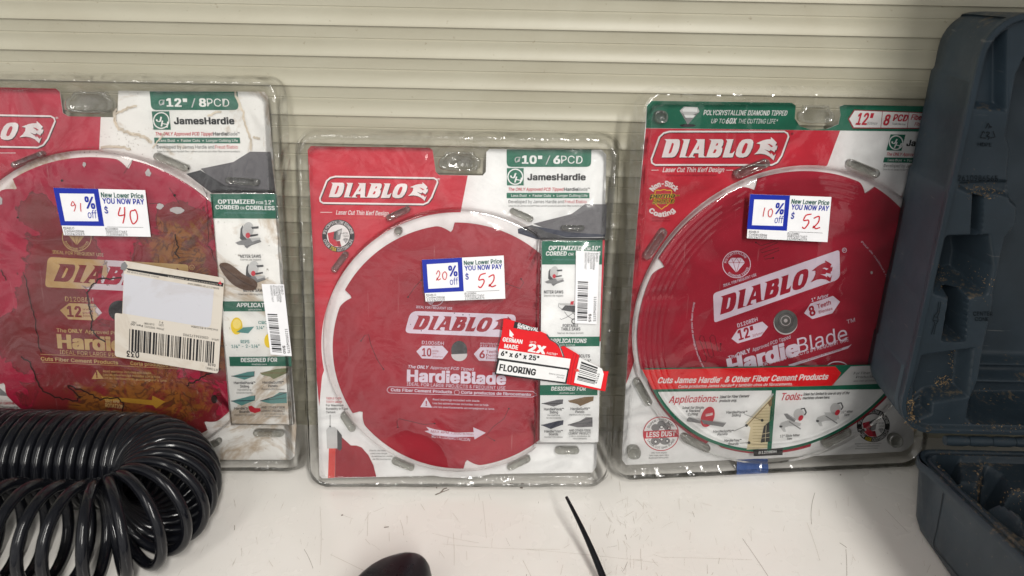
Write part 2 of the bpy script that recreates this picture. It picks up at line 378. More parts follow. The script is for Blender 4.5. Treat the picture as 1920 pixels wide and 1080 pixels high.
def price_sticker(fr, root, z, quad, pct, price, wobble=0):
    A = Art(fr, z); f = quad_map(*quad); A.base([f(0, 0), f(1, 0), f(1, 1), f(.01, 1)], PAPER, .0004)
    B = [(0, 0), (.49, 0), (.49, .79), (0, .795)]; I = [(.055, .115), (.435, .105), (.435, .69), (.055, .70)]
    for i_ in range(4): j = (i_ + 1) % 4; A.poly([f(*B[i_]), f(*B[j]), f(*I[j]), f(*I[i_])], BLUE, 1)
    qtext(A, f, '%', .315, .42, .425, .42, .24, BLUE, .03); qtext(A, f, 'off', .325, .625, .425, .625, .16, BLUE, 0)
    qtext(A, f, 'New Lower Price', .51, .175, .975, .175, .10, DGREEN, .03); qtext(A, f, 'YOU NOW PAY', .515, .305, .975, .305, .11, BLUE, .03)
    qtext(A, f, '$', .52, .515, .56, .515, .135, BLUE, .02)
    handwrite(A, f, pct, .145, .29, .30, .50, 1.5); handwrite(A, f, price, .65, .39, .90, .71, 2.2)
    A.line([f(.52, .805), f(.93, .802)], .6, INKGREY, 2)
    for k, s_ in enumerate(('DIABLO', 'Collectible', '10/24/2025')): qtext(A, f, s_, .025, .87 + .058 * k, (.145, .25, .25)[k], .87 + .058 * k, .046, BLACK, .005)
    for k, s_ in enumerate(('D1208DH', '008925077657', '112050545375')): qtext(A, f, s_, .50, .87 + .058 * k, (.64, .74, .74)[k], .87 + .058 * k, .046, BLACK, 0)
    o = A.build('price_sticker', root); return o

# ------------------------------------------------------------------ the clear shell of a pack
def rrect(x0, y0, x1, y1, r, n=8):
    P = []
    for cx, cy, a0 in ((x1 - r, y1 - r, 0), (x0 + r, y1 - r, 90), (x0 + r, y0 + r, 180), (x1 - r, y0 + r, 270)):
        for k in range(n + 1): a = R(a0 + 90 * k / n); P.append((cx + r * math.cos(a), cy + r * math.sin(a)))
    return P
def resample(P, m):
    """closed outline resampled so the rim gets enough points for its beading"""
    L = [0]
    for a, b in zip(P, P[1:] + P[:1]): L.append(L[-1] + math.dist(a, b))
    out = []; k = 0
    for i_ in range(m):
        s = L[-1] * i_ / m
        while L[k + 1] < s: k += 1
        t = (s - L[k]) / max(L[k + 1] - L[k], 1e-9); a = P[k]; b = P[(k + 1) % len(P)]; out.append((a[0] + (b[0] - a[0]) * t, a[1] + (b[1] - a[1]) * t))
    return out
def shell(fr, root, ins, corner, center, rad, ztop, ridges, box=None, studs=(), seed=0, rim_prof=None, hang=None):
    """ins = inset (l, b, r, t) of the flat window; center/rad of the round blister in pack metres"""
    V, F, MI = [], [], []
    l, b, r, t = ins
    prof = [(0, 0, .0), (0, 0, .0014), (.22, .22, .0016), (.27, .27, .0105), (.36, .36, .0125), (.62, .62, .0125), (.72, .72, .0078), (.86, .86, .0074), (.93, .93, .0052), (1, 1, .0050)]
    N = 420; loops = []
    for (k, _, z) in prof:
        rr = max(corner * (1 - .55 * k), .003)
        loops.append(resample(rrect(l * k, b * k, fr.w - r * k, fr.h - t * k, rr), N))
    rnd = random.Random(seed)
    for li, (lp, pf) in enumerate(zip(loops, prof)):
        for q, (x, y) in enumerate(lp):
            wob = .0006 * noise.noise((x * 60, y * 60, seed + li * .3))
            bead = 0
            if li in (4, 5): bead = .00026 * math.sin(q * 2.1) * (1 if noise.noise((x * 9, y * 9, seed * 3.1)) > .0 else 0)
            V.append((x + (wob if li else wob), y + wob, pf[2] + bead + abs(wob) * .5))
    for li in range(len(prof) - 1):
        for q in range(N):
            a = li * N + q; c = li * N + (q + 1) % N; F.append((a, c, c + N, a + N)); MI.append(1)
    # flat window
    def inbox(x, y): return box and box[0] < x < box[2] and box[1] < y < box[3]
    def inhang(x, y): return hang and ((x - hang[0]) / hang[2]) ** 4 + ((y - hang[1]) / hang[3]) ** 4 < 1
    zf = .0050; GX, GY = 150, 170; x0, y0, x1, y1 = l * .97, b * .97, fr.w - r * .97, fr.h - t * .97; n0 = len(V)
    for j in range(GY + 1):
        for i_ in range(GX + 1):
            x = x0 + (x1 - x0) * i_ / GX; y = y0 + (y1 - y0) * j / GY
            V.append((x, y, zf + .0007 * noise.noise((x * 22, y * 22, seed)) - (.004 if inhang(x, y) else 0)))
    cx, cy = center
    for j in range(GY):
        for i_ in range(GX):
            a = n0 + j * (GX + 1) + i_; x = x0 + (x1 - x0) * (i_ + .5) / GX; y = y0 + (y1 - y0) * (j + .5) / GY
            if math.hypot(x - cx, y - cy) < rad - .002 or inbox(x, y): continue
            F.append((a, a + 1, a + GX + 2, a + GX + 1)); MI.append(0)
    # round blister
    prof2 = [(1.006, zf - .0004), (1.0, zf + .001), (.994, ztop - .0012), (.988, ztop)] + ridges + [(k / 12 * .80, ztop) for k in range(11, -1, -1)]
    NA = 160; n0 = len(V)
    for (k, z) in prof2:
        for q in range(NA):
            a = 2 * math.pi * q / NA; x = cx + rad * k * math.cos(a); y = cy + rad * k * math.sin(a)
            if box: x = min(x, box[0] + .0008)
            V.append((x, y, z + (.0007 * noise.noise((x * 18, y * 18, seed + 5)) if k < .97 else 0)))
    for li in range(len(prof2) - 1):
        for q in range(NA):
            a = n0 + li * NA + q; c = n0 + li * NA + (q + 1) % NA
            mx = sum(V[v][0] for v in (a, c, c + NA, a + NA)) / 4; my = sum(V[v][1] for v in (a, c, c + NA, a + NA)) / 4
            if not (l * .8 < mx < fr.w - r * .8): continue
            F.append((a, c, c + NA, a + NA)); MI.append(0)
    if box:
        bx0, by0, bx1, by1 = box; n0 = len(V)
        for z, g in ((zf, 0), (ztop - .0006, .0012), (ztop, .003)):
            V += [(bx0 + g, by0 + g, z), (bx1 - g, by0 + g, z), (bx1 - g, by1 - g, z), (bx0 + g, by1 - g, z)]
        for k in (0, 4):
            for q in range(4): a = n0 + k + q; c = n0 + k + (q + 1) % 4; F.append((a, c, c + 4, a + 4)); MI.append(0)
        F.append((n0 + 8, n0 + 9, n0 + 10, n0 + 11)); MI.append(0)
    o = mesh_obj('clear_shell', V, F, [FILM, RIM], root, MI, True)
    bm = bmesh.new(); bm.from_mesh(o.data); bmesh.ops.recalc_face_normals(bm, faces=bm.faces[:])
    bm.to_mesh(o.data); bm.free()
    # crimp studs, each a moulded pill
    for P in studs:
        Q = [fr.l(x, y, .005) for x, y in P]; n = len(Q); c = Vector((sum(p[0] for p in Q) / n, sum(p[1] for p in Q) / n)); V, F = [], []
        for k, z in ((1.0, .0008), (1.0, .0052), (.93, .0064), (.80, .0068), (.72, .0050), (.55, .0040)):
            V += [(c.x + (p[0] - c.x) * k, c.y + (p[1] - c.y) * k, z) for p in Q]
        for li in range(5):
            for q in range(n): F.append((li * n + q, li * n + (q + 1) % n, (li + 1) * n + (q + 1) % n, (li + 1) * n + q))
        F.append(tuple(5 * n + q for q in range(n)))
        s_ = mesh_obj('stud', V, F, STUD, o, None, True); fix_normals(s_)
    return o

def blade_outline(c, rad, teeth, phase, depth=.011, n=360):
    """clockwise ramp into each gullet, then the step of the tooth"""
    P = []
    for k in range(n):
        a = -2 * math.pi * k / n          # clockwise
        s = ((-(a) + R(phase)) % (2 * math.pi / teeth)) / (2 * math.pi / teeth)
        g = 0
        if s > .86:
            t = (s - .86) / .14; g = depth * (t ** 1.5 if t < .8 else (1 - (t - .8) / .2 * .9) * .72)
        rr = rad - g - .0022 * (s if s < .86 else .86) 
        P.append((c[0] + rr * math.cos(a), c[1] + rr * math.sin(a)))
    return P
def expansion_slot(A, pts, m=DKRED, w_=.9, lay=1):
    P = [Vector(p) for p in pts]; A.line(pts, w_, SHADOWINK, lay); A.ell(*pts[-1], 1.6, 1.6, SHADOWINK, lay, 10); A.ell(*pts[0], 1.4, 1.4, SHADOWINK, lay, 10)
def gem(A, cx, cy, s, m, line_m, lay=4):
    P = [(-1, -.25), (-.6, -.8), (.6, -.8), (1, -.25), (0, .95)]
    A.poly([(cx + s * x, cy + s * y) for x, y in P], m, lay)
    for a, b in (((-1, -.25), (1, -.25)), ((-.6, -.8), (-.35, -.25)), ((.6, -.8), (.35, -.25)), ((0, -.8), (-.35, -.25)), ((0, -.8), (.35, -.25)), ((-.35, -.25), (0, .95)), ((.35, -.25), (0, .95))):
        A.line([(cx + s * a[0], cy + s * a[1]), (cx + s * b[0], cy + s * b[1])], .7, line_m, lay + 1)
def mitre_saw(A, x, y, s, body=MGREY, dk=DGREY):
    g = lambda *P: [(x + s * a, y + s * b) for a, b in P]
    A.poly(g((-1.2, .75), (-.2, .35), (1.0, .3), (1.25, .65), (.3, 1.0), (-.1, 1.3), (-.4, .95), (-.9, .95)), body, 3)
    A.ell(x - .0 * s, y - .45 * s, .52 * s, .75 * s, LGREY, 4, 24, .2); A.poly(g((-.75, .35), (-.7, -.55), (-.5, -.9), (-.4, -.5), (-.35, .1), (-.1, .45), (-.6, .5)), dk, 3)
    A.poly(g((.3, -.75), (1.0, -.8), (1.0, -.6), (.4, -.55)), dk, 5); A.poly(g((.2, .0), (.95, -.1), (.95, .05), (.2, .2)), dk, 5)
    A.ell(x - .0 * s, y + .05 * s, .22 * s, .26 * s, RED, 5, 14); A.poly(g((.2, .35), (1.1, .25), (1.2, .4), (.4, .65)), LGREY, 4)
    A.line(g((-.3, 1.15), (1.2, .65)), .8, dk, 5)
def board(A, P, m, edge, lay=2):
    """P: left tip, top right, right bottom, bottom tip (px) - a plank in perspective"""
    A.poly(P, m, lay); A.line([P[0], P[3], P[2]], 1.4, edge, lay + 1)

# ================================================================== SETTING
# shelf board
m, t, b = nm('cream_enamel_shelf'); v = objco(t)
b.inputs['Roughness'].default_value = .24; b.inputs['Coat Weight'].default_value = .25; b.inputs['Coat Roughness'].default_value = .1
cc = ramp(t, noise_n(t, 5, 4, .6, v), [(.3, (.78, .755, .705)), (.7, (.84, .815, .775))])
def scratch_layer(cc_, rot, sx_, sy_, lo, hi, colr, amt, off):
    mp = add(t, 'ShaderNodeMapping'); mp.inputs['Rotation'].default_value = (0, 0, rot); mp.inputs['Scale'].default_value = (sx_, sy_, 1); mp.inputs['Location'].default_value = (off, off * 2, 0); t.links.new(v, mp.inputs[0])
    s = noise_n(t, 1, 3, .6, mp.outputs[0]); msk = noise_n(t, 7, 2, .5, v)
    k = math_n(t, 'MULTIPLY', ramp(t, s, [(lo, (0, 0, 0)), (hi, (amt,) * 3)]), ramp(t, msk, [(.42, (.0, .0, .0)), (.62, (1, 1, 1))]))
    return mixc(t, k, cc_, colr)
cc = scratch_layer(cc, .1, 420, 26, .66, .74, (.34, .28, .22), .55, 3)
cc = scratch_layer(cc, 1.45, 500, 22, .68, .75, (.30, .25, .2), .45, 7)
cc = scratch_layer(cc, -.5, 380, 40, .69, .75, (.25, .2, .16), .5, 11)
cc = mixc(t, ramp(t, noise_n(t, 420, 2, .6, v), [(.71, (0, 0, 0)), (.76, (.5, .5, .5))]), cc, (.2, .16, .13))
t.links.new(cc, b.inputs['Base Color'])
t.links.new(ramp(t, noise_n(t, 9, 4, .6, v), [(.3, (.17,) * 3), (.7, (.36,) * 3)]), b.inputs['Roughness'])
bump(t, b, noise_n(t, 14, 3, .5, v), .10, .004); SHELF = m
SCR = ink('shelf_scratch', (.22, .18, .15), .7, .2); SCR2 = ink('shelf_faint_scratch', (.47, .42, .36), .7, .15)
V = [(-1.4, .22, 0), (1.4, .22, 0), (1.4, .74, 0), (-1.4, .74, 0), (-1.4, .22, -.03), (1.4, .22, -.03), (1.4, .74, -.03), (-1.4, .74, -.03)]
F = [(0, 1, 2, 3), (0, 4, 5, 1), (4, 7, 6, 5)]; MI = [0] * 3
def shelf_line(P, w_, mi):
    P = [on_z(x, y) for x, y in P]
    for a, c in zip(P, P[1:]):
        d = (c - a).normalized(); q = Vector((-d.y, d.x, 0)) * w_ / 2; n0 = len(V); z = Vector((0, 0, .00012 + random.random() * .0001))
        V.extend([a - q + z, c - q + z, c + q + z, a + q + z]); F.append((n0, n0 + 1, n0 + 2, n0 + 3)); MI.append(mi)
rs = random.Random(3)
def curve_px(x, y, ang, ln, bend, n=6):
    P = [(x, y)]
    for k in range(n): P.append((P[-1][0] + math.cos(ang) * ln / n, P[-1][1] + math.sin(ang) * ln / n)); ang += bend / n
    return P
for (x, y, a, ln, bd, w_, mi) in ((1528, 924, 1.9, 60, -.5, .0006, 1), (1513, 980, 1.2, 75, .1, .0004, 2), (1392, 1010, .95, 85, .05, .0006, 1), (1574, 1018, .5, 16, .2, .0009, 1), (1586, 1030, 1.5, 60, .1, .0005, 1),
        (1660, 955, .8, 60, 0, .0004, 1), (1445, 958, .1, 22, 0, .0006, 2), (1240, 1045, .02, 170, .02, .0004, 2), (905, 940, 1.45, 70, .05, .0004, 2), (830, 1020, .1, 220, -.12, .0004, 2), (985, 1030, .08, 250, .05, .0004, 2),
        (810, 1000, .25, 90, -.1, .0004, 2), (690, 960, 1.6, 45, 0, .0005, 2), (640, 965, .35, 24, 0, .0004, 2), (750, 975, 1.2, 30, .3, .0005, 2), (600, 950, 1.5, 110, .15, .0004, 2), (620, 1040, .45, 120, 0, .0005, 2), (440, 985, 1.6, 9, 0, .0009, 1), (850, 1000, 1.5, 60, .1, .0004, 2), (980, 1050, 1.1, 45, .0, .0005, 2), (570, 1030, 1.0, 40, .3, .0005, 1)):
    shelf_line(curve_px(x, y, a, ln, bd, 10), w_ * .6, mi)
for k in range(190):
    x = rs.uniform(430, 1760); y = rs.uniform(925, 1085)
    if rs.random() < .45: x = rs.gauss(1175, 45); y = rs.uniform(930, 1085)
    shelf_line(curve_px(x, y, rs.gauss(1.5, .35) if rs.random() < .7 else rs.uniform(0, 3.1), rs.uniform(2, 22), rs.uniform(-.4, .4), 3), rs.uniform(.00012, .00034), 2 if rs.random() < .92 else 1)
for P, w_ in ((((816, 928), (826, 924), (832, 917), (838, 915)), .0016), (((826, 924), (842, 918)), .001), (((818, 910), (819, 916)), .001), (((720, 989), (729, 988)), .0012), (((962, 912), (958, 906)), .003), (((977, 916), (980, 906)), .003), (((641, 965), (642, 967)), .002), (((1575, 890), (1577, 891)), .002)): shelf_line(P, w_, 1)
o = mesh_obj('shelf', V, F, [SHELF, SCR, SCR2], None, MI); setp(o, kind='structure')

# slatted back wall
m, t, b = nm('beige_painted_steel'); v = objco(t); b.inputs['Roughness'].default_value = .42
mp = add(t, 'ShaderNodeMapping'); mp.inputs['Scale'].default_value = (2, 1, 18); t.links.new(v, mp.inputs[0])
cc = ramp(t, noise_n(t, 3, 4, .6, mp.outputs[0]), [(.3, (.405, .385, .298)), (.7, (.44, .418, .328))])
cc = mixc(t, ramp(t, noise_n(t, 150, 3, .65, v), [(.69, (0, 0, 0)), (.75, (.45, .45, .45))]), cc, (.20, .15, .10))
cc = mixc(t, ramp(t, noise_n(t, 6, 5, .65, v, .8), [(.45, (0, 0, 0)), (.75, (.30, .30, .30))]), cc, (.30, .26, .18))
t.links.new(cc, b.inputs['Base Color']); bump(t, b, noise_n(t, 20, 3, .5, v), .12, .003); BEIGE = m
YW = .7030; V, F = [], []
lo = on_y(870, 220, YW).z; hi = on_y(870, 51, YW).z; PER = (hi - lo) / 3
zs = []
prof = [(0, -.0019), (.0004, -.0020), (.0010, -.0004), (.0018, -.0001), (.0112, .0001), (.0116, .0006), (.0122, .0006), (.0127, -.0001)]
for k in range(9):
    tt = k / 8; prof.append((.0132 + (PER - .0136) * tt, -.0001 + .0006 * math.sin(tt * math.pi) - .0018 * tt ** 2.0))
# the profile runs downwards from the dark joint at the top of every narrow band
zz = hi + 3 * PER
while zz > -.05:
    for d, y in prof: zs.append((zz - d, YW + y))
    zz -= PER
for z, y in zs: V += [(-1.4, y, z), (1.4, y, z)]
for k in range(len(zs) - 1): F.append((2 * k, 2 * k + 2, 2 * k + 3, 2 * k + 1))
o = mesh_obj('back_wall', V, F, BEIGE); setp(o, kind='structure'); auto_smooth(o, 25)
# added unseen board above the view, put there to dim the wall top
V = [(x, y, z) for z in (.650, .672) for x, y in ((-1.4, .555), (1.4, .555), (1.4, .6995), (-1.4, .6995))]
o = mesh_obj('added_shade_board', V, [(0, 1, 5, 4), (1, 2, 6, 5), (2, 3, 7, 6), (3, 0, 4, 7), (4, 5, 6, 7), (3, 2, 1, 0)], SHELF); setp(o, kind='structure')
# added unseen panel right of the view, placed to shade the corner
m, t, b = nm('dark_shade_panel'); b.inputs['Base Color'].default_value = (.03, .03, .035, 1); b.inputs['Roughness'].default_value = .5
UP = (.379, .62, .13, .19)
V = [(x, y, z) for z in (-.03, 1.75) for x, y in ((UP[0], UP[2]), (UP[1], UP[2]), (UP[1], UP[3]), (UP[0], UP[3]))]
F = [(0, 1, 5, 4), (1, 2, 6, 5), (2, 3, 7, 6), (3, 0, 4, 7), (4, 5, 6, 7)]
o = mesh_obj('added_shade_panel', V, F, m); setp(o, kind='structure')
# ================================================================== PACK M (middle)
def pack(q, label):
    fr = Frame(*q); root = empty('saw_blade_pack', label, 'saw blade', fr.M, 'saw blades in clear clamshell packs'); return fr, root
fm, rm = pack((-.2058, .5969, R(1.844), R(15.04), .3123, .3623), 'shorter middle pack with ten inch red saw blade and torn red flooring label')
A = Art(fm, .0)
card = [(577, 281), (583, 274), (805, 277), (811, 281), (817, 322), (823, 328), (905, 329), (911, 322), (912, 285), (918, 279), (1128, 281), (1137, 290), (1134, 438), (1118, 876), (1110, 886), (968, 888), (646, 896), (604, 897), (599, 891), (594, 712), (587, 470)]
A.base(card, WHITE)
A.poly([(577, 281), (583, 274), (805, 277), (811, 281), (817, 322), (823, 328), (877, 329), (863, 401), (845, 440), (700, 500), (640, 600), (604, 705), (598.6, 762), (594, 712), (587, 470)], RED, 1)
CM = fm.l(861, 655, .003); cM0 = fm.l(861, 655, 0); RAD_M = .127
pm = [(cM0[0] + .1375 * math.cos(R(k * 3)), cM0[1] + .1375 * math.sin(R(k * 3))) for k in range(120)]; A.polyL(pm, WHITE, 2)
logo_box(A, quad_map((600, 330.5), (820.5, 334), (820.5, 383.5), (600, 380.5)), 3)
A.text('®', 820, 339, 825, 339, 5, WHITE, 0)
A.line([(601, 398), (623, 398)], 1, WHITE, 3); A.text('Laser Cut Thin Kerf Design', 630, 402, 728, 404, 8, WHITE, .02, .2)
A.text('Diseño para corte delgado tipo láser', 638, 409, 722, 410.5, 4, PINK, 0, .1)
def tooth_badge(A, cx, cy, rr, num, pre, a=0):
    A.ell(cx, cy, rr, rr, BLACK, 4, 40); A.ell(cx, cy, rr * .70, rr * .70, WHITE, 5, 36)
    g = lambda *P: [(cx + rr * x, cy + rr * y) for x, y in P]
    A.poly(g((-.66, -.16), (-.2, -.28), (-.1, .05), (-.12, .3), (.12, .66), (-.25, .65), (-.55, .4)), RED, 6); A.poly(g((-.1, .32), (.1, .3), (.2, .66), (.0, .68)), DKRED, 7)
    A.poly(g((-.25, -.25), (-.08, -.32), (-.14, .25), (-.3, .2)), DGREY, 7); A.poly(g((-.08, -.34), (.24, -.46), (.12, .22), (-.16, .32)), MGREY, 7); A.poly(g((.0, -.3), (.2, -.36), (.13, -.1), (.0, -.05)), LGREY, 8)
    A.line(g((.1, -.15), (.36, -.17)), .6, BLACK, 8); A.text('PCD', *g((.34, -.1))[0], *g((.6, -.1))[0], rr * .12, INKGREY, 0, 0, 8); A.text('Tipped', *g((.28, .06))[0], *g((.64, .06))[0], rr * .12, INKGREY, 0, 0, 8)
    gem(A, cx + rr * .46, cy + rr * .28, rr * .18, LGREY, MGREY, 7)
    A.arc('POLYCRYSTALLINE DIAMOND', cx, cy, rr * .76, 172, 8, rr * .19, WHITE, .01, 6)
    A.arc(pre, cx, cy, rr * .95, 195, 232, rr * .19, WHITE, .01, 6, True); A.arc(num, cx, cy, rr * .96, 236, 262, rr * .21, YELLOW, .03, 6, True); A.arc('CUTTING LIFE', cx, cy, rr * .95, 266, 345, rr * .19, WHITE, .01, 6, True)
tooth_badge(A, 634.5, 442, 30.5, '75X', 'OVER')
# white side
def jh_block(A, f, big, thin, white=WHITE, green=GREEN, tab=True):
    """f maps crop px of the middle pack (840,230 x4.32) to photo px"""
    if tab:
        A.poly([f(x, y) for x, y in round_poly([(475, 216), (1162, 218), (1158, 358), (475, 358)], [0, 0, 40, 40])], green, 3)
        x0, y0 = f(540, 325); x1, y1 = f(590, 325); A.text('Ø', x0, y0, x1, y1, 11, LGREY, -.01, 0, 4)
        for s, a, c, bl, mm in ((big, 598, 762, .05, white), ('/', 790, 825, -.015, LGREY), (thin[0], 852, 908, .05, white), (thin[1:], 915, 1088, -.018, white)):
            x0, y0 = f(a, 330); x1, y1 = f(c, 332); A.text(s, x0, y0, x1, y1, 14.5, mm, bl, 0, 4)
    A.poly([f(477, 368), f(613, 368), f(613, 508), f(477, 508)], green, 3)
    cx, cy = f(545, 438); s = math.dist(f(545, 438), f(605, 438)); A.ring(cx, cy, s, s * 1.02, 2.2, white, 4, 32)
    x0, y0 = f(500, 442); x1, y1 = f(540, 452); A.text('J', x0, y0, x1, y1, 10, white, .03, .1, 4); x0, y0 = f(536, 482); x1, y1 = f(590, 492); A.text('H', x0, y0, x1, y1, 11, white, .02, .1, 4)
    for s, a, c, y, h, bl, sh, mm in (('JamesHardie', 642, 1115, 465, 11.5, .055, 0, BLACK), ('The ONLY Approved PCD Tipped', 486, 932, 552, 6, .025, .2, RED), ('Hardie', 940, 1050, 552, 6, .04, 0, BLACK), ('Blade™', 1050, 1148, 552, 6, -.005, 0, DGREY),
                               ('Developed by James Hardie and', 490, 938, 652, 6, 0, 0, DGREY), ('Freud Diablo', 946, 1122, 652, 6, .0, 0, RED), ('Ideal for all James Hardie® fiber cement products and other fiber cement products.', 490, 1140, 680, 3.2, 0, 0, INKGREY)):
        x0, y0 = f(a, y); x1, y1 = f(c, y); A.text(s, x0, y0, x1, y1, h * f.k, mm, bl, sh, 3)
    A.poly([f(475, 568), f(1145, 568), f(1145, 612), f(475, 612)], green, 3)
    x0, y0 = f(512, 600); x1, y1 = f(1128, 600); A.text('Less Dust  •  Faster Cuts  •  Longer Cutting Life', x0, y0, x1, y1, 4.6 * f.k, white, .01, 0, 4)
class FM:
    def __init__(s, a, b, c, d, k=1): s.a, s.b, s.c, s.d, s.k = a, b, c, d, k      # px = a + b*x ; y = c + d*y (+ tilt)
    def __call__(s, x, y): return (s.a + s.b * x, s.c + s.d * y)
jh_block(A, FM(840, 1 / 4.32, 230, 1 / 4.32), '10"', '6PCD')
cr = Crop(840, 230, 4.32)
def slates(A, cr, m1=SLATE, m2=DGREY):
    A.poly(cr((690, 818), (1000, 740), (1110, 660), (1285, 660), (1280, 905), (1010, 890), (770, 850)), m1, 3)
    A.poly(cr((680, 832), (770, 850), (1010, 890), (1275, 905), (1272, 925), (960, 930), (780, 880)), NAVY, 3)
    A.poly(cr((565, 860), (680, 828), (800, 885), (960, 932), (1270, 930), (1268, 948), (745, 946), (568, 895)), m2, 4)
    A.poly(cr((565, 860), (600, 850), (760, 945), (720, 945), (568, 895)), NAVY, 5)
slates(A, cr)
# lower left: tooth drawing
c4 = Crop(590, 730, 6.353)
A.poly(c4((170, 700), (250, 690), (240, 1050), (160, 1055)), PINK, 3); A.poly(c4((250, 700), (325, 570), (430, 665), (500, 668), (560, 690), (640, 780), (700, 900), (735, 1040), (243, 1050)), DKRED, 3)
A.poly(c4((270, 475), (325, 545), (325, 700), (305, 730), (270, 710)), DGREY, 4); A.poly(c4((140, 480), (165, 450), (240, 448), (270, 475), (272, 700), (150, 702)), LGREY, 5)
A.line(c4((185, 300), (185, 440)), .8, BLACK, 4); A.ell(*c4.p(185, 440), 1.5, 1.5, BLACK, 4, 10)
for k, (s, mm, xe) in enumerate((('TRIPLE CHIP', RED, 320), ('TOOTH GRIND', RED, 330), ('For Maximum', BLACK, 345), ('Durability in Fiber', BLACK, 400), ('Cement', BLACK, 250))): A.text(s, *c4.p(138, 117 + k * 41), *c4.p(xe, 117 + k * 41), 3.9, mm, .025, 0, 6)
for k, s in enumerate(('Diente de triple', 'para una larga', 'durabilidad en piezas', 'de fibrocemento')): A.text(s, *c4.p(655 + k * 12, 735 + k * 34), *c4.p((850, 860, 925, 905)[k], 735 + k * 34), 3, INKGREY, 0, .15, 6)
A.build('printed_card', rm)
# blade
B = Art(fm, .003); RB_M = blade_red('red_blade_coating', (.32, .008, .023)); HUB_D = ink('steel_hub', (.06, .06, .06), .3)
B.baseL(blade_outline(CM, RAD_M, 6, 92), RB_M, .0018)
cm = Crop(600, 560, 3.858)
B.poly(round_poly(cm((655, 88), (1420, 115), (1400, 282), (612, 248)), [14, 10, 14, 10]), BLADEWHITE, 1)
logo(B, quad_map((778, 591), (962, 596.5), (960, 624), (774, 617.5)), RB_M, BLADEWHITE, 2)
gem(B, 809, 560, 12, BLADEWHITE, RB_M); B.ring(816, 556, 17, 17, 1, BLADEWHITE, 2)
B.text('IDEAL FOR FREQUENT USE', 780, 577.5, 848, 580.5, 4.5, BLADEWHITE, .02)
B.text('D1006DH', 791, 645, 832, 647, 6.5, BLADEWHITE, .005); B.poly(cm((738, 340), (885, 340), (928, 385), (885, 438), (738, 432), (697, 382)), BLADEWHITE, 1)
B.text('10', *cm.p(738, 414), *cm.p(805, 416), 14.5, RB_M, .035, 0, 2)
for s, x0, x1, y, h in (('"', 815, 830, 362, 4), ('pulg.', 815, 862, 382, 3.2), ('po', 815, 842, 400, 3.2), ('254mm', 815, 888, 424, 3)): B.text(s, *cm.p(x0, y), *cm.p(x1, y + 1), h, RB_M, 0, 0, 2)
B.poly(cm((1160, 350), (1330, 355), (1330, 455), (1150, 448), (1112, 400)), BLADEWHITE, 1); B.text('6', *cm.p(1152, 428), *cm.p(1192, 430), 14, RB_M, .035, 0, 2)
for s, y, h, x1 in (('Teeth', 392, 5.5, 1280), ('Dents', 418, 5, 1288), ('Dientes', 436, 3.6, 1300)): B.text(s, *cm.p(1202, y), *cm.p(x1, y + 2), h, RB_M, .01, 0, 2)
B.text('Arbor/Arbre/Cubo', *cm.p(1158, 328), *cm.p(1320, 335), 3.6, BLADEWHITE, 0); B.text('Ø 5/8" (15,9mm)', *cm.p(1158, 346), *cm.p(1310, 352), 3.6, BLADEWHITE, 0)
B.text('The', *cm.p(634, 500), *cm.p(690, 503), 5.5, BLADEWHITE, .03, .2); B.text('ONLY', *cm.p(700, 503), *cm.p(782, 507), 5.8, BLADEWHITE, .05, .2); B.text('Approved PCD Tipped', *cm.p(796, 507), *cm.p(1110, 520), 5.5, BLADEWHITE, .01, .2)
B.text('HardieBlade', *cm.p(628, 596), *cm.p(1345, 620), 21, BLADEWHITE, .06)
B.text('IDEAL FOR LARGE PROJECTS & FREQUENT USE', *cm.p(628, 628), *cm.p(1340, 658), 6.2, BLADEWHITE, -.004)
B.line(round_poly(cm((500, 637), (1540, 670), (1570, 695), (1535, 712), (500, 682), (482, 660)), 2), .9, BLADEWHITE, 1, True)
B.text('Cuts Fiber Cement Products', *cm.p(512, 668), *cm.p(955, 684), 5.4, BLADEWHITE, .05); B.text('Corta productos de fibrocemento', *cm.p(1020, 686), *cm.p(1525, 703), 5.4, BLADEWHITE, .045); B.ring(*cm.p(990, 677), 5, 4.5, .8, BLADEWHITE, 2, 8)
B.poly(cm((768, 714), (812, 788), (725, 784)), BLADEWHITE, 1); B.text('!', *cm.p(764, 774), *cm.p(774, 774), 9, RB_M, .04, 0, 2)
for k, (s, x1) in enumerate((('Read warnings included with blade.', 1158), ('Lea las advertencias incluidas con la hoja.', 1222), ('Lire les avertissements accompagnant la lame.', 1265))): B.text(s, *cm.p(816, 734 + 27 * k), *cm.p(x1, 746 + 29 * k), 3.6, BLADEWHITE, .02)
def rot_arrow(B, cm, fill, txt, m2):
    B.poly(cm((768, 926), (830, 945), (980, 968), (1112, 966), (1108, 930), (1200, 970), (1118, 1018), (1115, 998), (960, 1000), (820, 985), (756, 958), (790, 952)), fill, 1)
    B.text('MAX RPM 7,000 tr/min', *cm.p(802, 968), *cm.p(1108, 990), 4.6, m2, 0, 0, 2); B.text('ROTATION/ROTACIÓN', *cm.p(808, 1004), *cm.p(1084, 1030), 5.5, txt, .01)
rot_arrow(B, cm, BLADEWHITE, BLADEWHITE, RB_M)
for P in (((677, 639), (684, 629), (691, 627), (695, 645), (706, 672), (719, 692)), ((746, 801), (744, 790), (749, 785), (770, 790), (795, 796), (815, 794)), ((927, 826), (911, 817), (925, 800), (945, 785), (954, 766)), ((790, 525), (778, 538), (765, 557)), ((950, 532), (975, 541), (982, 530), (977, 523))): expansion_slot(B, P)
for x, y, r_ in ((852, 587, 1), (868, 590, 1.2), (880, 590, .8), (935, 610, 1), (790, 620, 1), (958, 607, 1.3), (770, 608, .8), (840, 706, 1), (886, 706, 1.2), (905, 712, 1)): B.ell(x, y, r_, r_, SHADOWINK, 4, 8)
bl = B.build('saw_blade', rm)
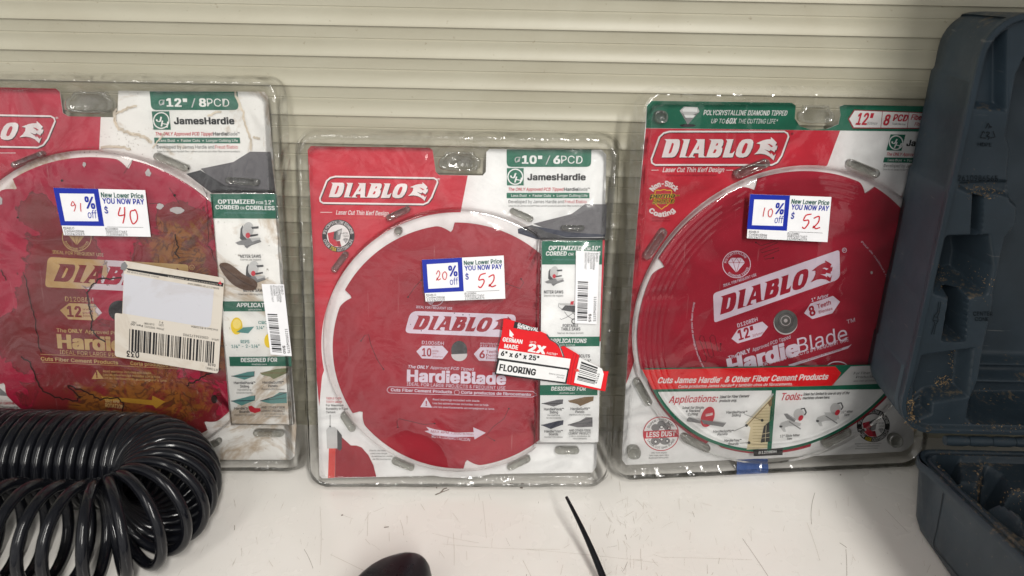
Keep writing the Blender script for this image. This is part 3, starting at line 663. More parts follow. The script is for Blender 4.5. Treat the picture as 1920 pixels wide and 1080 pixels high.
H = Art(fm, .0036); H.ell(861, 657, 15, 18, HUB_D, 1, 32); STEEL = ink('pale_steel', (.55, .55, .55), .3); H.poly([(861 + 15 * math.cos(R(a)), 664 + 13 * math.sin(R(a))) for a in range(-5, 186, 8)], STEEL, 2)
H.build('arbor_hole', bl)
# front panel inside the blister
Pn = Art(fm, .0106)
Pn.base(round_poly([(1016, 452), (1130, 450), (1122, 829), (1012, 829)], [2, 2, 2, 5]), WHITE, .0004)
Pn.poly([(1016, 452), (1130, 450), (1129, 496), (1016, 496)], GREEN, 1); Pn.poly([(1130, 450), (1134, 450), (1126, 640), (1124, 640)], RED, 1)
Pn.text('OPTIMIZED', 1028, 469, 1090, 469, 8, WHITE, .045, .15); Pn.text('FOR', 1092, 469, 1107, 469, 5, WHITE, .03, .15); Pn.text('10"', 1109, 469, 1124, 469, 8, WHITE, .03, .15)
Pn.text('CORDED', 1023, 479, 1062, 479, 7.6, WHITE, .045, .15); Pn.text('OR', 1065, 479, 1075, 479, 5, WHITE, .03, .15); Pn.text('CORDLESS', 1078, 479, 1125, 479, 7.6, WHITE, .045, .15); Pn.text('optimizado para cable e inalámbricas', 1035, 488, 1110, 488, 3.4, TEAL, 0)
mitre_saw(Pn, 1039, 517, 15); Pn.text('MITER SAWS', 1020, 550, 1056, 550, 5.5, DGREY, .035); Pn.text('Sierras de inglete', 1020, 556, 1056, 556, 3.6, INKGREY, 0); mitre_saw(Pn, 1098, 517, 15)
Pn.poly([(1052, 581), (1060, 572), (1105, 572), (1105, 584), (1080, 586)], DGREY, 3); Pn.poly([(1048, 568), (1105, 570), (1105, 574), (1050, 572)], LGREY, 4); Pn.poly([(1070, 565), (1076, 564), (1075, 571), (1069, 571)], RED, 5)
for P in (((1048, 568), (1047, 575), (1054, 580)), ((1058, 584), (1064, 592), (1076, 600)), ((1076, 586), (1062, 595), (1052, 599), (1050, 597)), ((1072, 584), (1080, 592), (1100, 600))): Pn.line(P, 1, MGREY, 3)
Pn.ring(1076, 602, 4, 4.5, 1.4, BLACK, 4, 16)
Pn.text('PORTABLE', 1055, 613, 1084, 613, 5.5, DGREY, .035); Pn.text('TABLE SAWS', 1052, 619.5, 1088, 619.5, 5.5, DGREY, .035); Pn.text('Sierras de mesa portátil', 1045, 626, 1094, 626, 3.4, INKGREY, 0)
Pn.poly([(1014, 632), (1125, 631), (1124, 649), (1014, 650)], GREEN, 1); Pn.text('APPLICATIONS', 1030, 642.5, 1099, 642.5, 7.5, WHITE, .045, .15); Pn.text('aplicaciones', 1050, 648, 1078, 648, 3, WHITE, 0)
Pn.text('CROSSCUTS', 1066, 670, 1106, 670, 5.5, DGREY, .035); Pn.text('1/4" - 2-1/4"', 1066, 679, 1108, 679, 5, DGREY, .03)
Pn.poly([(1012, 722), (1121, 721), (1120, 741), (1012, 741)], GREEN, 1); Pn.text('DESIGNED FOR', 1033, 732, 1098, 732, 7, WHITE, .045, .15); Pn.text('diseñado para', 1049, 738, 1077, 738, 3, WHITE, 0)
c6 = Crop(840, 700, 4.697)
def design_grid(Pn, c6, mats, m_txt=DGREY):
    board(Pn, c6((825, 265), (960, 232), (1010, 228), (1010, 265), (930, 292)), mats[0], DGREY); board(Pn, c6((1058, 240), (1200, 208), (1280, 203), (1278, 240), (1165, 288), (1140, 270), (1070, 255)), mats[1], BROWN)
    board(Pn, c6((820, 455), (960, 420), (1014, 412), (1012, 450), (905, 490)), mats[2], NAVY); board(Pn, c6((1055, 455), (1150, 425), (1210, 390), (1272, 390), (1272, 470), (1140, 475)), mats[3], DGREY); Pn.line(c6((1085, 447), (1272, 430)), .9, DGREY, 4)
    for s, x0, x1, y, h, bl in (('HardiePlank™', 845, 1020, 325, 4.6, .03), ('Siding', 895, 968, 352, 4.6, .03), ('HardiePlank', 875, 985, 375, 3.2, 0), ('revestimiento', 865, 995, 398, 3.2, 0), ('HardieSoffit™', 1078, 1250, 322, 4.6, .03), ('Panels', 1122, 1200, 348, 4.6, .03), ('HardieSoffit Paneles', 1068, 1255, 371, 3.2, 0),
                                ('HardieTrim™', 848, 1010, 520, 4.6, .03), ('Boards', 888, 970, 545, 4.6, .03), ('HardieTrim tablas', 848, 1010, 567, 3.2, 0), ('AND OTHER FIBER', 1066, 1255, 512, 4.4, .03), ('CEMENT PRODUCT', 1062, 1256, 538, 4.4, .03), ('y otros productos de', 1068, 1252, 559, 3.2, 0), ('fibrocemento', 1098, 1222, 580, 3.2, 0)):
        Pn.text(s, *c6.p(x0, y), *c6.p(x1, y), h, m_txt if bl else INKGREY, bl)
design_grid(Pn, c6, (SLATE, BROWN, NAVY, SLATE))
Pn.build('info_panel', rm)
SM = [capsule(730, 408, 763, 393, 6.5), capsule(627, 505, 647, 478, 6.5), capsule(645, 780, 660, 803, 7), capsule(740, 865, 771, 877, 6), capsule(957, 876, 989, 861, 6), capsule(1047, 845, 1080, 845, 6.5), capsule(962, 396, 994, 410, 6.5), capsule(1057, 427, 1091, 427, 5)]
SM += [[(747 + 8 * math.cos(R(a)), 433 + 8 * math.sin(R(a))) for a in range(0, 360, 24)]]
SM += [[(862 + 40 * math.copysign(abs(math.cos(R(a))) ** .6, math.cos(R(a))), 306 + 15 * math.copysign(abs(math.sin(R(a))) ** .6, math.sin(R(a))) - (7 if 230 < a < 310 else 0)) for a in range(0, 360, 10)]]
def box_of(fr, P, z): q = [fr.l(x, y, z) for x, y in P]; return (min(p[0] for p in q), min(p[1] for p in q), max(p[0] for p in q), max(p[1] for p in q))
bxm = box_of(fm, [(1010, 448), (1136, 448), (1126, 834), (1008, 834)], .011)
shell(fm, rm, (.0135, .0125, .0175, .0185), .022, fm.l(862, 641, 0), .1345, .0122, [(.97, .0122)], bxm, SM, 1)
o = price_sticker(fm, rm, .0132, ((791, 487), (944.5, 479), (947.5, 560), (796.5, 565.5)), '20', '52'); o['label'] = 'price sticker with 20 % off and handwritten 52'
def bar_sticker(fr, root, z, quad, price, label):
    A = Art(fr, z); f = quad_map(*quad); A.base([f(0, 0), f(1, 0), f(1, 1), f(0, 1)], PAPER, .0003)
    barcode(A, f, .42, .97, .10, .55, BLACK, 5, 34, False)
    def vt(t_, u, v0, v1, h, m_, bl=0): x0, y0 = f(u, v0); x1, y1 = f(u, v1); A.text(t_, x0, y0, x1, y1, h, m_, bl)
    for s, u, v1, h in (('DIABLO', .86, .14, 4), ('Collectible', .74, .25, 4), ('10/24/2025', .62, .24, 4), ('D1208DH', .50, .16, 3.4), ('008925077657', .38, .25, 3.4)): vt(s, u, .02, v1, h, BLACK, .005)
    vt('112050545375', .83, .62, .96, 4.5, BLACK, .01); vt(price, .62, .86, .97, 4.5, BLACK, .03)
    o_ = A.build('barcode_sticker', root); return o_
bar_sticker(fm, rm, .0132, ((1080, 470), (1124, 472), (1119, 608), (1078, 606)), '$65', '')
# torn flooring label
T = Art(fm, .0140); ct = Crop(840, 470, 4.0)
tear = ct((418, 508), (500, 528), (570, 545), (650, 575), (680, 600), (740, 625), (760, 660), (810, 690), (840, 725), (870, 715), (905, 735), (965, 770), (985, 785), (975, 825), (1060, 850), (1150, 885), (1165, 905), (1205, 905), (1195, 950), (1180, 1055), (1100, 1040), (890, 1000), (350, 928), (385, 800), (375, 740), (400, 640))
T.base(tear, BRIGHTRED, .0005)
T.poly(ct((500, 530), (570, 547), (650, 577), (690, 608), (600, 600), (490, 578)), BLACK, 1); T.text('FLOOR', *ct.p(520, 560), *ct.p(600, 588), 5.5, WHITE, .05, .1, 2); T.text('REMOVAL', *ct.p(520, 582), *ct.p(676, 606), 6.5, WHITE, .05, .1, 2)
T.text('GERMAN', *ct.p(408, 678), *ct.p(556, 698), 7.5, WHITE, .045); T.text('MADE', *ct.p(420, 728), *ct.p(524, 740), 7.5, WHITE, .045); T.text('UP TO', *ct.p(614, 690), *ct.p(660, 697), 3.6, WHITE, .02)
T.text('2X', *ct.p(598, 752), *ct.p(728, 775), 14, WHITE, .07); T.text('FASTER*', *ct.p(740, 775), *ct.p(820, 786), 4, WHITE, .03)
T.poly(ct((462, 590), (495, 632), (480, 640), (498, 658), (460, 640)), WHITE, 1)
T.poly(ct((385, 735), (920, 812), (908, 885), (375, 806)), WHITE, 1); T.text('6" x 6" x 25"', *ct.p(395, 785), *ct.p(680, 826), 8.8, BLACK, .05)
T.poly(ct((372, 804), (910, 882), (888, 1000), (350, 928)), BLACK, 1); T.poly(ct((385, 822), (896, 894), (878, 986), (362, 918)), WHITE, 2); T.text('FLOORING', *ct.p(382, 895), *ct.p(655, 935), 11.5, BLACK, .055)
T.text('Material para pisos', *ct.p(755, 925), *ct.p(872, 942), 3, INKGREY, 0, .2); T.text('Plancher', *ct.p(815, 952), *ct.p(868, 960), 3, INKGREY, 0, .2)
for x in (900, 920, 945): T.line(ct((x + 45, 770 + (x - 900) * .3), (x + 18, 870), (x, 1000)), .8, DKRED, 1)
T.line(ct((740, 628), (765, 665), (810, 690), (850, 740), (870, 800)), 2.6, DGREY, 2); T.line(ct((770, 660), (830, 700), (862, 790)), 1, LGREY, 3)
T.poly(ct((985, 800), (1070, 840), (1155, 885), (1168, 925), (1145, 1035), (945, 990), (965, 890)), WHITE, 2)
bq = quad_map(*ct((1000, 830), (1150, 885), (1128, 1015), (965, 975))); barcode(T, bq, .0, 1, .0, .82, BLACK, 9, 16, False, 3); qtext(T, bq, '45245', .9, .9, .97, .3, .12, BLACK, .01)
T.poly(ct((945, 890), (975, 885), (985, 905), (955, 908)), PINK, 4)
o = T.build('torn_label', rm); o['label'] = 'torn red and white flooring label stuck across the pack'

# ================================================================== PACK R (right)
fr_, rr_ = pack((.1087, .6193, R(5.828), R(5.962), .3467, .4024), 'right pack with green header, ridged round blister and green bordered lower panel')
A = Art(fr_, 0)
cA = Crop(1140, 150, 4.32); cB = Crop(1440, 150, 4.32); cC = Crop(1140, 620, 3.857); cD = Crop(1440, 620, 3.857); cE = Crop(1140, 380, 4.15); cG = Crop(1440, 380, 4.15)
card = [(1213, 197), (1222, 189), (1484, 192.5), (1492, 198), (1490, 222), (1500, 237), (1520, 243), (1550, 242), (1572, 233), (1576, 215), (1574, 200), (1582, 196.5), (1735, 199), (1742, 206), (1713, 830), (1702, 842), (1690, 847), (1400, 861), (1174, 872), (1166, 862), (1178, 640), (1196, 400)]
A.base(card, WHITE)
grn = [(1213, 197), (1222, 189), (1484, 192.5), (1492, 198), (1490, 222), (1500, 237), (1520, 243), (1550, 242), (1572, 233), (1576, 215), (1574, 200), (1582, 196.5), (1735, 199), (1742, 206), (1740, 247), (1211, 240)]
A.poly(grn, GREEN, 1)
A.poly([(1211, 240.5), (1575, 245), (1551, 310), (1520, 330), (1400, 420), (1250, 560), (1200, 640), (1185, 690), (1174, 720), (1178, 640), (1196, 400)], RED, 1)
cR0 = fr_.l(1474, 604, 0); CR = fr_.l(1474, 604, .003); RAD_R = .1525
A.polyL([(cR0[0] + .158 * math.cos(R(k * 3)), cR0[1] + .158 * math.sin(R(k * 3))) for k in range(120)], WHITE, 2)
A.text('POLYCRYSTALLINE DIAMOND TIPPED', *cA.p(770, 283), 1474.5, 216.5, 9.2, WHITE, .025, .15); A.text('UP TO', *cA.p(833, 350), *cA.p(942, 351), 8.5, WHITE, -.006, .15); A.text('60X', *cA.p(950, 352), *cA.p(1034, 353), 10, WHITE, .045, .15); A.text('THE CUTTING LIFE*', *cA.p(1050, 351), 1457, 231.5, 8.5, WHITE, -.006, .15)
A.poly(cA((580, 248), (615, 215), (725, 220), (740, 255), (645, 360)), LGREY, 3); A.poly(cA((600, 240), (625, 218), (720, 222), (722, 258), (605, 256)), WHITE, 4); A.poly(cA((590, 260), (640, 300), (700, 300), (735, 262), (645, 358)), MGREY, 4); A.poly(cA((612, 282), (705, 284), (690, 305), (628, 305)), WHITE, 5); A.ell(*cA.p(645, 368), 15, 3, BLACK, 2, 20)
logo_box(A, quad_map((1221, 246.5), (1478, 246.5), (1478, 309), (1221, 309)), 3)
A.text('®', 1482, 254, 1487, 254, 5, SHADOWINK, 0)
for a, c in ((350, 410), (955, 1012)): A.line(cA((a, 730), (c, 729)), 1, WHITE, 3)
A.text('Laser Cut Thin Kerf Design', *cA.p(440, 745), *cA.p(935, 744), 8.5, WHITE, .02, .2); A.text('Diseño para corte delgado tipo láser', *cA.p(470, 778), *cA.p(880, 776), 3.5, DKRED, 0)
cS = Crop(1205, 335, 13.5)
A.arc('Non-Stick', *cS.p(540, 520), 25, 145, 35, 9.5, WHITE, .06); A.arc('Coating', *cS.p(480, 500), 34, 222, 318, 9, WHITE, .06, 4, True)
A.line(cS((310, 370), (315, 310), (345, 288), (440, 295), (540, 272), (630, 298), (715, 288), (735, 320), (725, 390), (740, 480), (690, 600), (600, 690), (565, 700), (475, 775), (400, 710), (375, 695), (325, 640), (300, 500)), 1.4, YELLOW, 3, True)
A.text('perma-', *cS.p(176, 488), *cS.p(920, 473), 8.7, YELLOW, .10, .2, 4); A.text('SHIELD', *cS.p(230, 633), *cS.p(786, 621), 8, YELLOW, .09, .25, 4)
A.text('perma-', *cS.p(180, 485), *cS.p(915, 470), 8.3, BLACK, .025, .2, 6); A.text('SHIELD', *cS.p(235, 630), *cS.p(780, 618), 7.6, BLACK, .015, .25, 6)
for k in (0, 1): A.text('Revestimiento antiadherente', 1223, 410 + 5 * k, 1256, 410 + 5 * k, 3, DKRED, 0)
# red arrow strip in the header
f = lambda *P: cB(*P)
A.poly(f((645, 315), (695, 240), (1260, 262), (1260, 395), (685, 392)), DKRED, 3); A.poly(f((655, 315), (700, 247), (1260, 268), (1260, 388), (692, 383)), WHITE, 4)
for x in (920, 1135): A.line(f((x + 5, 252), (x - 10, 386)), 1, DKRED, 5)
A.text('12"', *cB.p(705, 360), *cB.p(830, 362), 21, RED, .045, .12, 5); A.text('305mm', *cB.p(795, 360), *cB.p(878, 362), 5, INKGREY, 0, .1, 5); A.text('8', *cB.p(925, 363), *cB.p(972, 365), 19, RED, .05, .1, 5); A.text('PCD', *cB.p(1005, 330), *cB.p(1122, 334), 12, RED, .05, .12, 5); A.text('Teeth/Dientes', *cB.p(1000, 362), *cB.p(1110, 366), 3.6, INKGREY, .01, 0, 5)
A.text('Fiber', *cB.p(1152, 320), *cB.p(1250, 324), 9.5, RED, .04, .1, 5); A.text('Fibro', *cB.p(1182, 368), *cB.p(1250, 370), 6, RED, .02, .1, 5)
class FR:      # middle pack crop px -> right pack photo px
    k = .95
    def __call__(s, x, y): return (1440 + (990 + (x - 477) * .90) / 4.32 - (y - 368) * .055, 150 + (440 + (y - 368) * .93) / 4.32 + (x - 477) * .004)
jh_block(A, FR(), '', ' ', tab=False)
tooth_badge(A, *Crop(1600, 750, 9).p(332, 428), 31, '60X', 'FOR')
for k in range(3): A.text('Dientes de diamante policristalino', 1603 + (k % 2) * 3, 833 + k * 4.5, 1652 - 3 * k, 832 + k * 4.5, 2.6, INKGREY, 0)
# less dust badge
cL = Crop(1190, 770, 10.8); cx, cy = cL.p(530, 463)
A.ell(cx, cy, 33, 31.5, WHITE, 3); A.ring(cx, cy, 33, 31.5, 1.6, RED, 4)
for x, y, rx, ry in ((420, 340, 8, 7), (540, 270, 8, 7), (660, 320, 7, 8), (420, 610, 9, 7.5), (610, 610, 10, 7)): A.ell(*cL.p(x, y), rx, ry, MGREY, 4, 20)
for x, y, r1 in ((540, 325, 2.4), (420, 620, 2.2), (540, 575, 2), (655, 605, 1.8), (690, 350, 1.6)): A.ell(*cL.p(x, y), r1 + 1.4, r1 + 1.4, DGREY, 5, 14); A.ell(*cL.p(x, y), r1, r1, WHITE, 6, 12)
A.poly(cL((180, 408), (880, 372), (880, 522), (182, 560)), RED, 6); A.text('LESS DUST', *cL.p(230, 528), *cL.p(818, 498), 9.2, WHITE, .04, 0, 7)
A.arc('SUPER-THIN KERF', cx, cy, 24.5, 155, 28, 4, BLACK, .01); A.arc('LASER CUT SAW BLADE', cx, cy, 28, 205, 338, 4, BLACK, .01, 4, True)
for k in range(3): A.text(('Ultra-corte delgado', 'Sans-coupe, rapide, limpia', 'Diseño para menos polvo')[k], *cL.p((335, 295, 285)[k], 865 + 52 * k), *cL.p((650, 685, 680)[k], 858 + 50 * k), 2.8, INKGREY, 0)
A.build('printed_card', rr_)
# blade
B = Art(fr_, .003); RB_R = blade_red('red_blade_coating_right', (.33, .011, .030))
B.baseL(blade_outline(CR, RAD_R, 8, 108.5, .012), RB_R, .0018)
B.poly(round_poly([(1337, 550), (1574, 468), (1575, 523), (1339, 605)], [7, 6, 12, 5]), BLADEWHITE, 1)
logo(B, quad_map((1346, 557.5), (1559, 488), (1563, 521), (1350, 590)), RB_R, BLADEWHITE, 2)
B.ring(1583, 469, 4, 4.2, 1, BLADEWHITE, 2, 18); B.text('R', 1581, 471, 1585, 470, 4, BLADEWHITE, 0)
cx, cy = cE.p(1000, 480); B.ring(cx, cy, 26, 25, 1.3, BLADEWHITE, 1, 40); gem(B, cx - .5, cy + .5, 16, BLADEWHITE, RB_R, 2); B.arc('POLYCRYSTALLINE', cx, cy, 19.5, 172, 35, 4.2, BLADEWHITE, .015); B.arc('DIAMOND TIPPED', cx, cy, 23.5, 225, 345, 4.2, BLADEWHITE, .015, 4, True)
B.text('IDEAL FOR FREQUENT USE', *cE.p(898, 655), *cE.p(1155, 568), 4.8, BLADEWHITE, .02)
B.text('D1208DH', *cE.p(1008, 970), *cE.p(1165, 918), 7, BLADEWHITE, .02); B.poly(cE((960, 1058), (1010, 985), (1200, 925), (1245, 965), (1190, 1040), (1010, 1095)), BLADEWHITE, 1)
B.text('12"', *cE.p(1018, 1070), *cE.p(1140, 1032), 18, RB_R, .045, .0, 2); B.text('305mm', *cE.p(1125, 1046), *cE.p(1208, 1018), 4.5, RB_R, .0, 0, 2)
B.poly(cG((280, 860), (330, 785), (505, 725), (560, 770), (500, 860), (345, 905)), BLADEWHITE, 1); B.text('8', *cG.p(328, 885), *cG.p(372, 868), 17, RB_R, .045, 0, 2); B.text('Teeth', *cG.p(385, 825), *cG.p(490, 790), 8, RB_R, .03, 0, 2); B.text('Dientes', *cG.p(395, 862), *cG.p(502, 832), 5, RB_R, .02, 0, 2); B.text('1" Arbor', *cG.p(338, 770), *cG.p(470, 730), 6, BLADEWHITE, .03)
B.text('The', 1365, 674.5, 1383, 668.5, 6.5, BLADEWHITE, .03, .1); B.text('ONLY', 1381.5, 669.5, 1407, 660, 7.5, BLADEWHITE, .05, .1); B.text('Approved PCD Tipped', 1411, 659, 1482, 634, 6.5, BLADEWHITE, .012, .1)
B.text('Hardie', 1366, 701, 1499, 664, 27, BLADEWHITE, .07); B.text('Blade', 1497, 662, 1589, 637, 27, BLADEWHITE, -.008); B.text('TM', 1588, 607, 1603, 602.5, 7, BLADEWHITE, -.005)
B.text('IDEAL FOR LARGE PROJECTS & FREQUENT USE', 1395, 697, 1591, 639, 7.2, BLADEWHITE, 0)
B.poly([(1478, 684), (1592, 648), (1597, 645), (1590, 653), (1482, 688)], BLADEWHITE, 1); B.text('Corta productos de fibrocemento', 1503, 679, 1578, 655, 3.4, RB_R, .01, .1, 2); B.ring(1570, 690, 20, 12, 2, BLADEWHITE, 1)
for cxs, a0, a1, s in ((0, 207, 178, 'Before using, read all warnings in machine manual'), (0, 37, -12, 'Para mejorar vida útil de la hoja, lea las instrucciones')):
    pass
B.arc('Before using, read all warnings in machine manual', 1474, 604, 178, 168, 212, 3.5, BLADEWHITE, .01, 2, True); B.arc('Pour de meilleurs résultats et la vida de la lame', 1474, 604, 205, 47, -8, 3.6, BLADEWHITE, .0, 2)
for k, (a, c) in enumerate(((0, 0), (1, 1), (2, 0))): pass
sn = cC
for P in (sn((620, 40), (655, 170), (680, 220), (705, 225), (715, 200), (660, 60), (670, 35), (690, 40), (730, 180), (750, 195), (765, 180), (735, 50), (750, 30), (772, 40), (795, 150), (815, 145), (815, 95)), cE((1150, 310), (1190, 335), (1300, 300), (1320, 310), (1180, 370), (1195, 390), (1330, 350), (1330, 370), (1210, 420), (1220, 440), (1285, 430))): expansion_slot(B, P)
B.ell(1634, 511, 2.2, 3, LGREY, 2, 10)
bl = B.build('saw_blade', rr_)
H = Art(fr_, .0042); STL = ink('grey_steel_hub', (.11, .115, .11), .3, .25); H.ell(1473, 605, 22.5, 22.5, STEEL, 0, 40); H.ell(1473.5, 603, 22, 22, STL, 1, 40); H.ring(1473, 601, 9, 9, 1.2, LGREY, 2, 24); H.ring(1473, 601, 14, 14, .8, DGREY, 2, 24); H.ell(1473, 601, 3.5, 3.5, LGREY, 2, 12)
H.build('arbor_hole', bl)
# lower sleeve panel (inside the blister, in front of the blade)
S = Art(fr_, .0098); cS0 = fr_.l(1474, 604, .0098); rS = .1475
def seg_arc(y_px, r0, n=60):
    """outline of the circle below a chord given by two photo points"""
    a = fr_.l(1210, y_px, .0098); c = fr_.l(1640, y_px - 5, .0098); P = []
    for k in range(361):
        t_ = R(k); x = cS0[0] + r0 * math.cos(t_); y = cS0[1] + r0 * math.sin(t_)
        if y <= a[1] + (c[1] - a[1]) * (x - a[0]) / (c[0] - a[0]): P.append((x, y))
    return P
S.baseL(seg_arc(688, rS), GREEN, .0004)
S.polyL(seg_arc(733, rS - .0035), WHITE, 1)
S.poly([(1204, 693), (1566, 687), (1577, 699), (1562, 723), (1224, 730)], BRIGHTRED, 1)
S.poly([(1559, 723), (1595, 687), (1660, 684), (1660, 719)], LGREY, 1); S.text('For Fiber Cement', 1600, 702, 1660, 700, 4.5, BLACK, .0, .1); S.text('Products Only', 1604, 709, 1656, 707, 4.5, BLACK, .0, .1); S.text('uso con productos de', 1600, 715.5, 1655, 714, 3.4, DGREY, 0)
S.text('Cuts James Hardie', 1232, 718, 1348, 717, 10.5, WHITE, .045, .2); S.text('®', 1349, 711, 1354, 711, 4, WHITE, 0); S.text('& Other Fiber Cement Products', 1358, 716.5, 1551, 711, 10.5, WHITE, .045, .2); S.text('Corta productos James Hardie® y también otros de fibrocemento.', 1271, 727, 1485, 722, 5.2, WHITE, .03, .2)
S.poly([(1447, 731), (1455, 731), (1446, 846), (1438, 846)], GREEN, 2); S.poly([(1412, 843), (1468, 840), (1467, 853), (1413, 855)], BLACK, 2); S.text('D1208DH', 1422, 851, 1455, 848.5, 4.6, WHITE, .03)
S.text('Applications:', *cC.p(437, 522), *cC.p(785, 512), 12.5, RED, .02, .2); S.text('Ideal for Fiber Cement', *cC.p(805, 488), *cC.p(1018, 480), 5, BLACK, .035, .15); S.text('products only.', *cC.p(803, 515), *cC.p(930, 512), 5, BLACK, .035, .15)
for s, x0, x1, y in (('Ideal for Single', 535, 692, 565), ('& Stacked', 562, 664, 588), ('Cutting', 575, 647, 612), ('HardiePlank™', 853, 1003, 598), ('Siding', 893, 958, 620), ('HardieSoffit™', 758, 905, 736), ('Panels', 790, 862, 756), ('HardieTrim™', 838, 960, 802), ('Boards', 868, 942, 826)): S.text(s, *cC.p(x0, y), *cC.p(x1, y - 2), 4.6, DGREY, .03, .1)
S.poly(cC((570, 638), (585, 625), (855, 665), (830, 695), (568, 655)), MGREY, 2); S.poly(cC((585, 625), (640, 630), (855, 662), (830, 680), (690, 655)), LGREY, 3)
S.ell(*cC.p(720, 622), 12, 20, RED, 4, 30, .35); S.poly(cC((668, 640), (850, 668), (830, 694), (690, 672)), MGREY, 5); S.poly(cC((705, 600), (755, 590), (755, 608), (705, 618)), WHITE, 5); S.text('DIABLO', *cC.p(708, 612), *cC.p(752, 600), 3, RED, .03, 0, 6)
S.poly(cC((990, 665), (1195, 445), (1205, 460), (1190, 640), (1165, 662), (1150, 850), (1002, 860), (1030, 700)), CREAM, 2)
for k in range(14): y = 560 + k * 22; S.line(cC((1045 if k > 4 else 1100 - k * 12, y), (1180 - k * 2, y - 3)), .5, BROWN, 3)
S.line(cC((995, 668), (1195, 455)), 2.4, LGREY, 3); S.line(cC((1008, 680), (1195, 478)), 1.6, BROWN, 3); S.poly(cC((1125, 690), (1165, 655), (1168, 800), (1102, 808)), BLACK, 4); S.line(cC((1115, 745), (1166, 735)), 1, CREAM, 5); S.line(cC((1142, 680), (1135, 800)), .9, CREAM, 5); S.line(cC((1108, 775), (1166, 768)), .8, CREAM, 5)
for a, c in (((985, 603), (1113, 646)), ((908, 725), (1000, 683)), ((950, 812), (1018, 808))): S.line(cC(a, c), .7, BLACK, 5); S.ell(*cC.p(*c), 2.7, 2.7, BLACK, 5, 14)
S.poly(cC((1155, 520), (1185, 490), (1185, 540), (1165, 548)), BROWN, 3)
S.text('Tools:', *cD.p(85, 502), *cD.p(235, 498), 13, RED, .02, .2); S.text('Ideal but limited to use on any of the', *cD.p(252, 468), *cD.p(585, 458), 5, BLACK, .03, .15); S.text('machines shown here.', *cD.p(248, 496), *cD.p(445, 490), 5, BLACK, .03, .15)
for ox, oy in ((0, 0), (265, -40)):
    q = lambda *P: cD(*[(x + ox, y + oy) for x, y in P])
    S.ell(*q((222, 605))[0], 10, 11, LGREY, 3, 24); S.line(q((235, 565), (262, 560), (275, 590), (262, 610)), 2.4, DGREY, 4); S.ell(*q((235, 630))[0], 4, 6, RED, 4, 16, .6)
    S.poly(q((92, 665), (150, 645), (240, 670), (230, 690), (150, 690), (120, 700), (130, 730), (110, 730), (80, 690)), LGREY, 2); S.line(q((150, 655), (235, 710)), 2, MGREY, 3)
    if not ox: S.poly(q((112, 600), (140, 598), (200, 640), (190, 660), (135, 635)), MGREY, 3); S.line(q((140, 600), (195, 645)), 1, LGREY, 4)
    else: S.poly(q((140, 630), (240, 630), (250, 680), (150, 650)), LGREY, 3)
    S.ell(*q((92, 692))[0], 3, 2, DGREY, 3, 10)
S.text('12" Slide Miter', *cD.p(85, 770), *cD.p(228, 762), 4.4, DGREY, .03); S.text('Saw', *cD.p(135, 788), *cD.p(172, 786), 4.2, DGREY, .03); S.text('12" Miter', *cD.p(528, 596), *cD.p(612, 590), 4.2, DGREY, .03); S.text('Saw', *cD.p(550, 616), *cD.p(588, 612), 4.2, DGREY, .03)
S.build('sleeve_panel', rr_)
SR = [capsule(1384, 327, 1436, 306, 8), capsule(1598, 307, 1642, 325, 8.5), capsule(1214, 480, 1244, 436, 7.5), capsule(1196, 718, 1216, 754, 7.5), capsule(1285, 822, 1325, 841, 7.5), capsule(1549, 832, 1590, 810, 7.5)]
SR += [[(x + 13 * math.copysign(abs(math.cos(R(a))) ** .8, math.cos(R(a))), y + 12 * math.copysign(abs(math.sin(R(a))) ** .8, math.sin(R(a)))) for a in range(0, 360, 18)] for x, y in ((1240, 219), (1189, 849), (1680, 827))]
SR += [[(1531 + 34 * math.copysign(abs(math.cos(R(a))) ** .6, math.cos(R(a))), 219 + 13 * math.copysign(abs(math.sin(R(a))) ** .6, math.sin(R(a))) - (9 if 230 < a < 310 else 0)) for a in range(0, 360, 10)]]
rid = []
for k in range(5): c_ = .972 - k * .034; rid += [(c_, .0122), (c_ - .005, .01238), (c_ - .010, .0122), (c_ - .016, .0120), (c_ - .026, .01215)]
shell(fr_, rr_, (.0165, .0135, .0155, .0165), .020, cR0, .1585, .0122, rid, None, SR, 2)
o = price_sticker(fr_, rr_, .0134, ((1406.5, 364), (1559, 369.5), (1551.5, 454), (1399, 446.5)), '10', '52'); o['label'] = 'price sticker with 10 % off and handwritten 52'
m, t, b = nm('blue_masking_tape'); b.inputs['Base Color'].default_value = (.030, .085, .29, 1); b.inputs['Roughness'].default_value = .6; TAPE = m
V, F = [], []
P = [(1392, 864), (1451, 861), (1453, 880), (1392, 884)]
tp = [(*fr_.l(x, y, .0128), .0131) for x, y in P]; y0 = min(tp[2][1], tp[3][1])
tp[0] = (tp[0][0], .0150, -.0006); tp[1] = (tp[1][0], .0150, -.0006); tp[2] = (tp[2][0], .0008, -.0006); tp[3] = (tp[3][0], .0008, -.0006)
V = tp + [(tp[2][0], -.0004, .0016), (tp[3][0], -.0004, .0016)]
o = mesh_obj('tape_strip', V, [(0, 3, 2, 1), (3, 5, 4, 2)], TAPE, rr_); o['label'] = 'blue tape folded over the bottom edge'

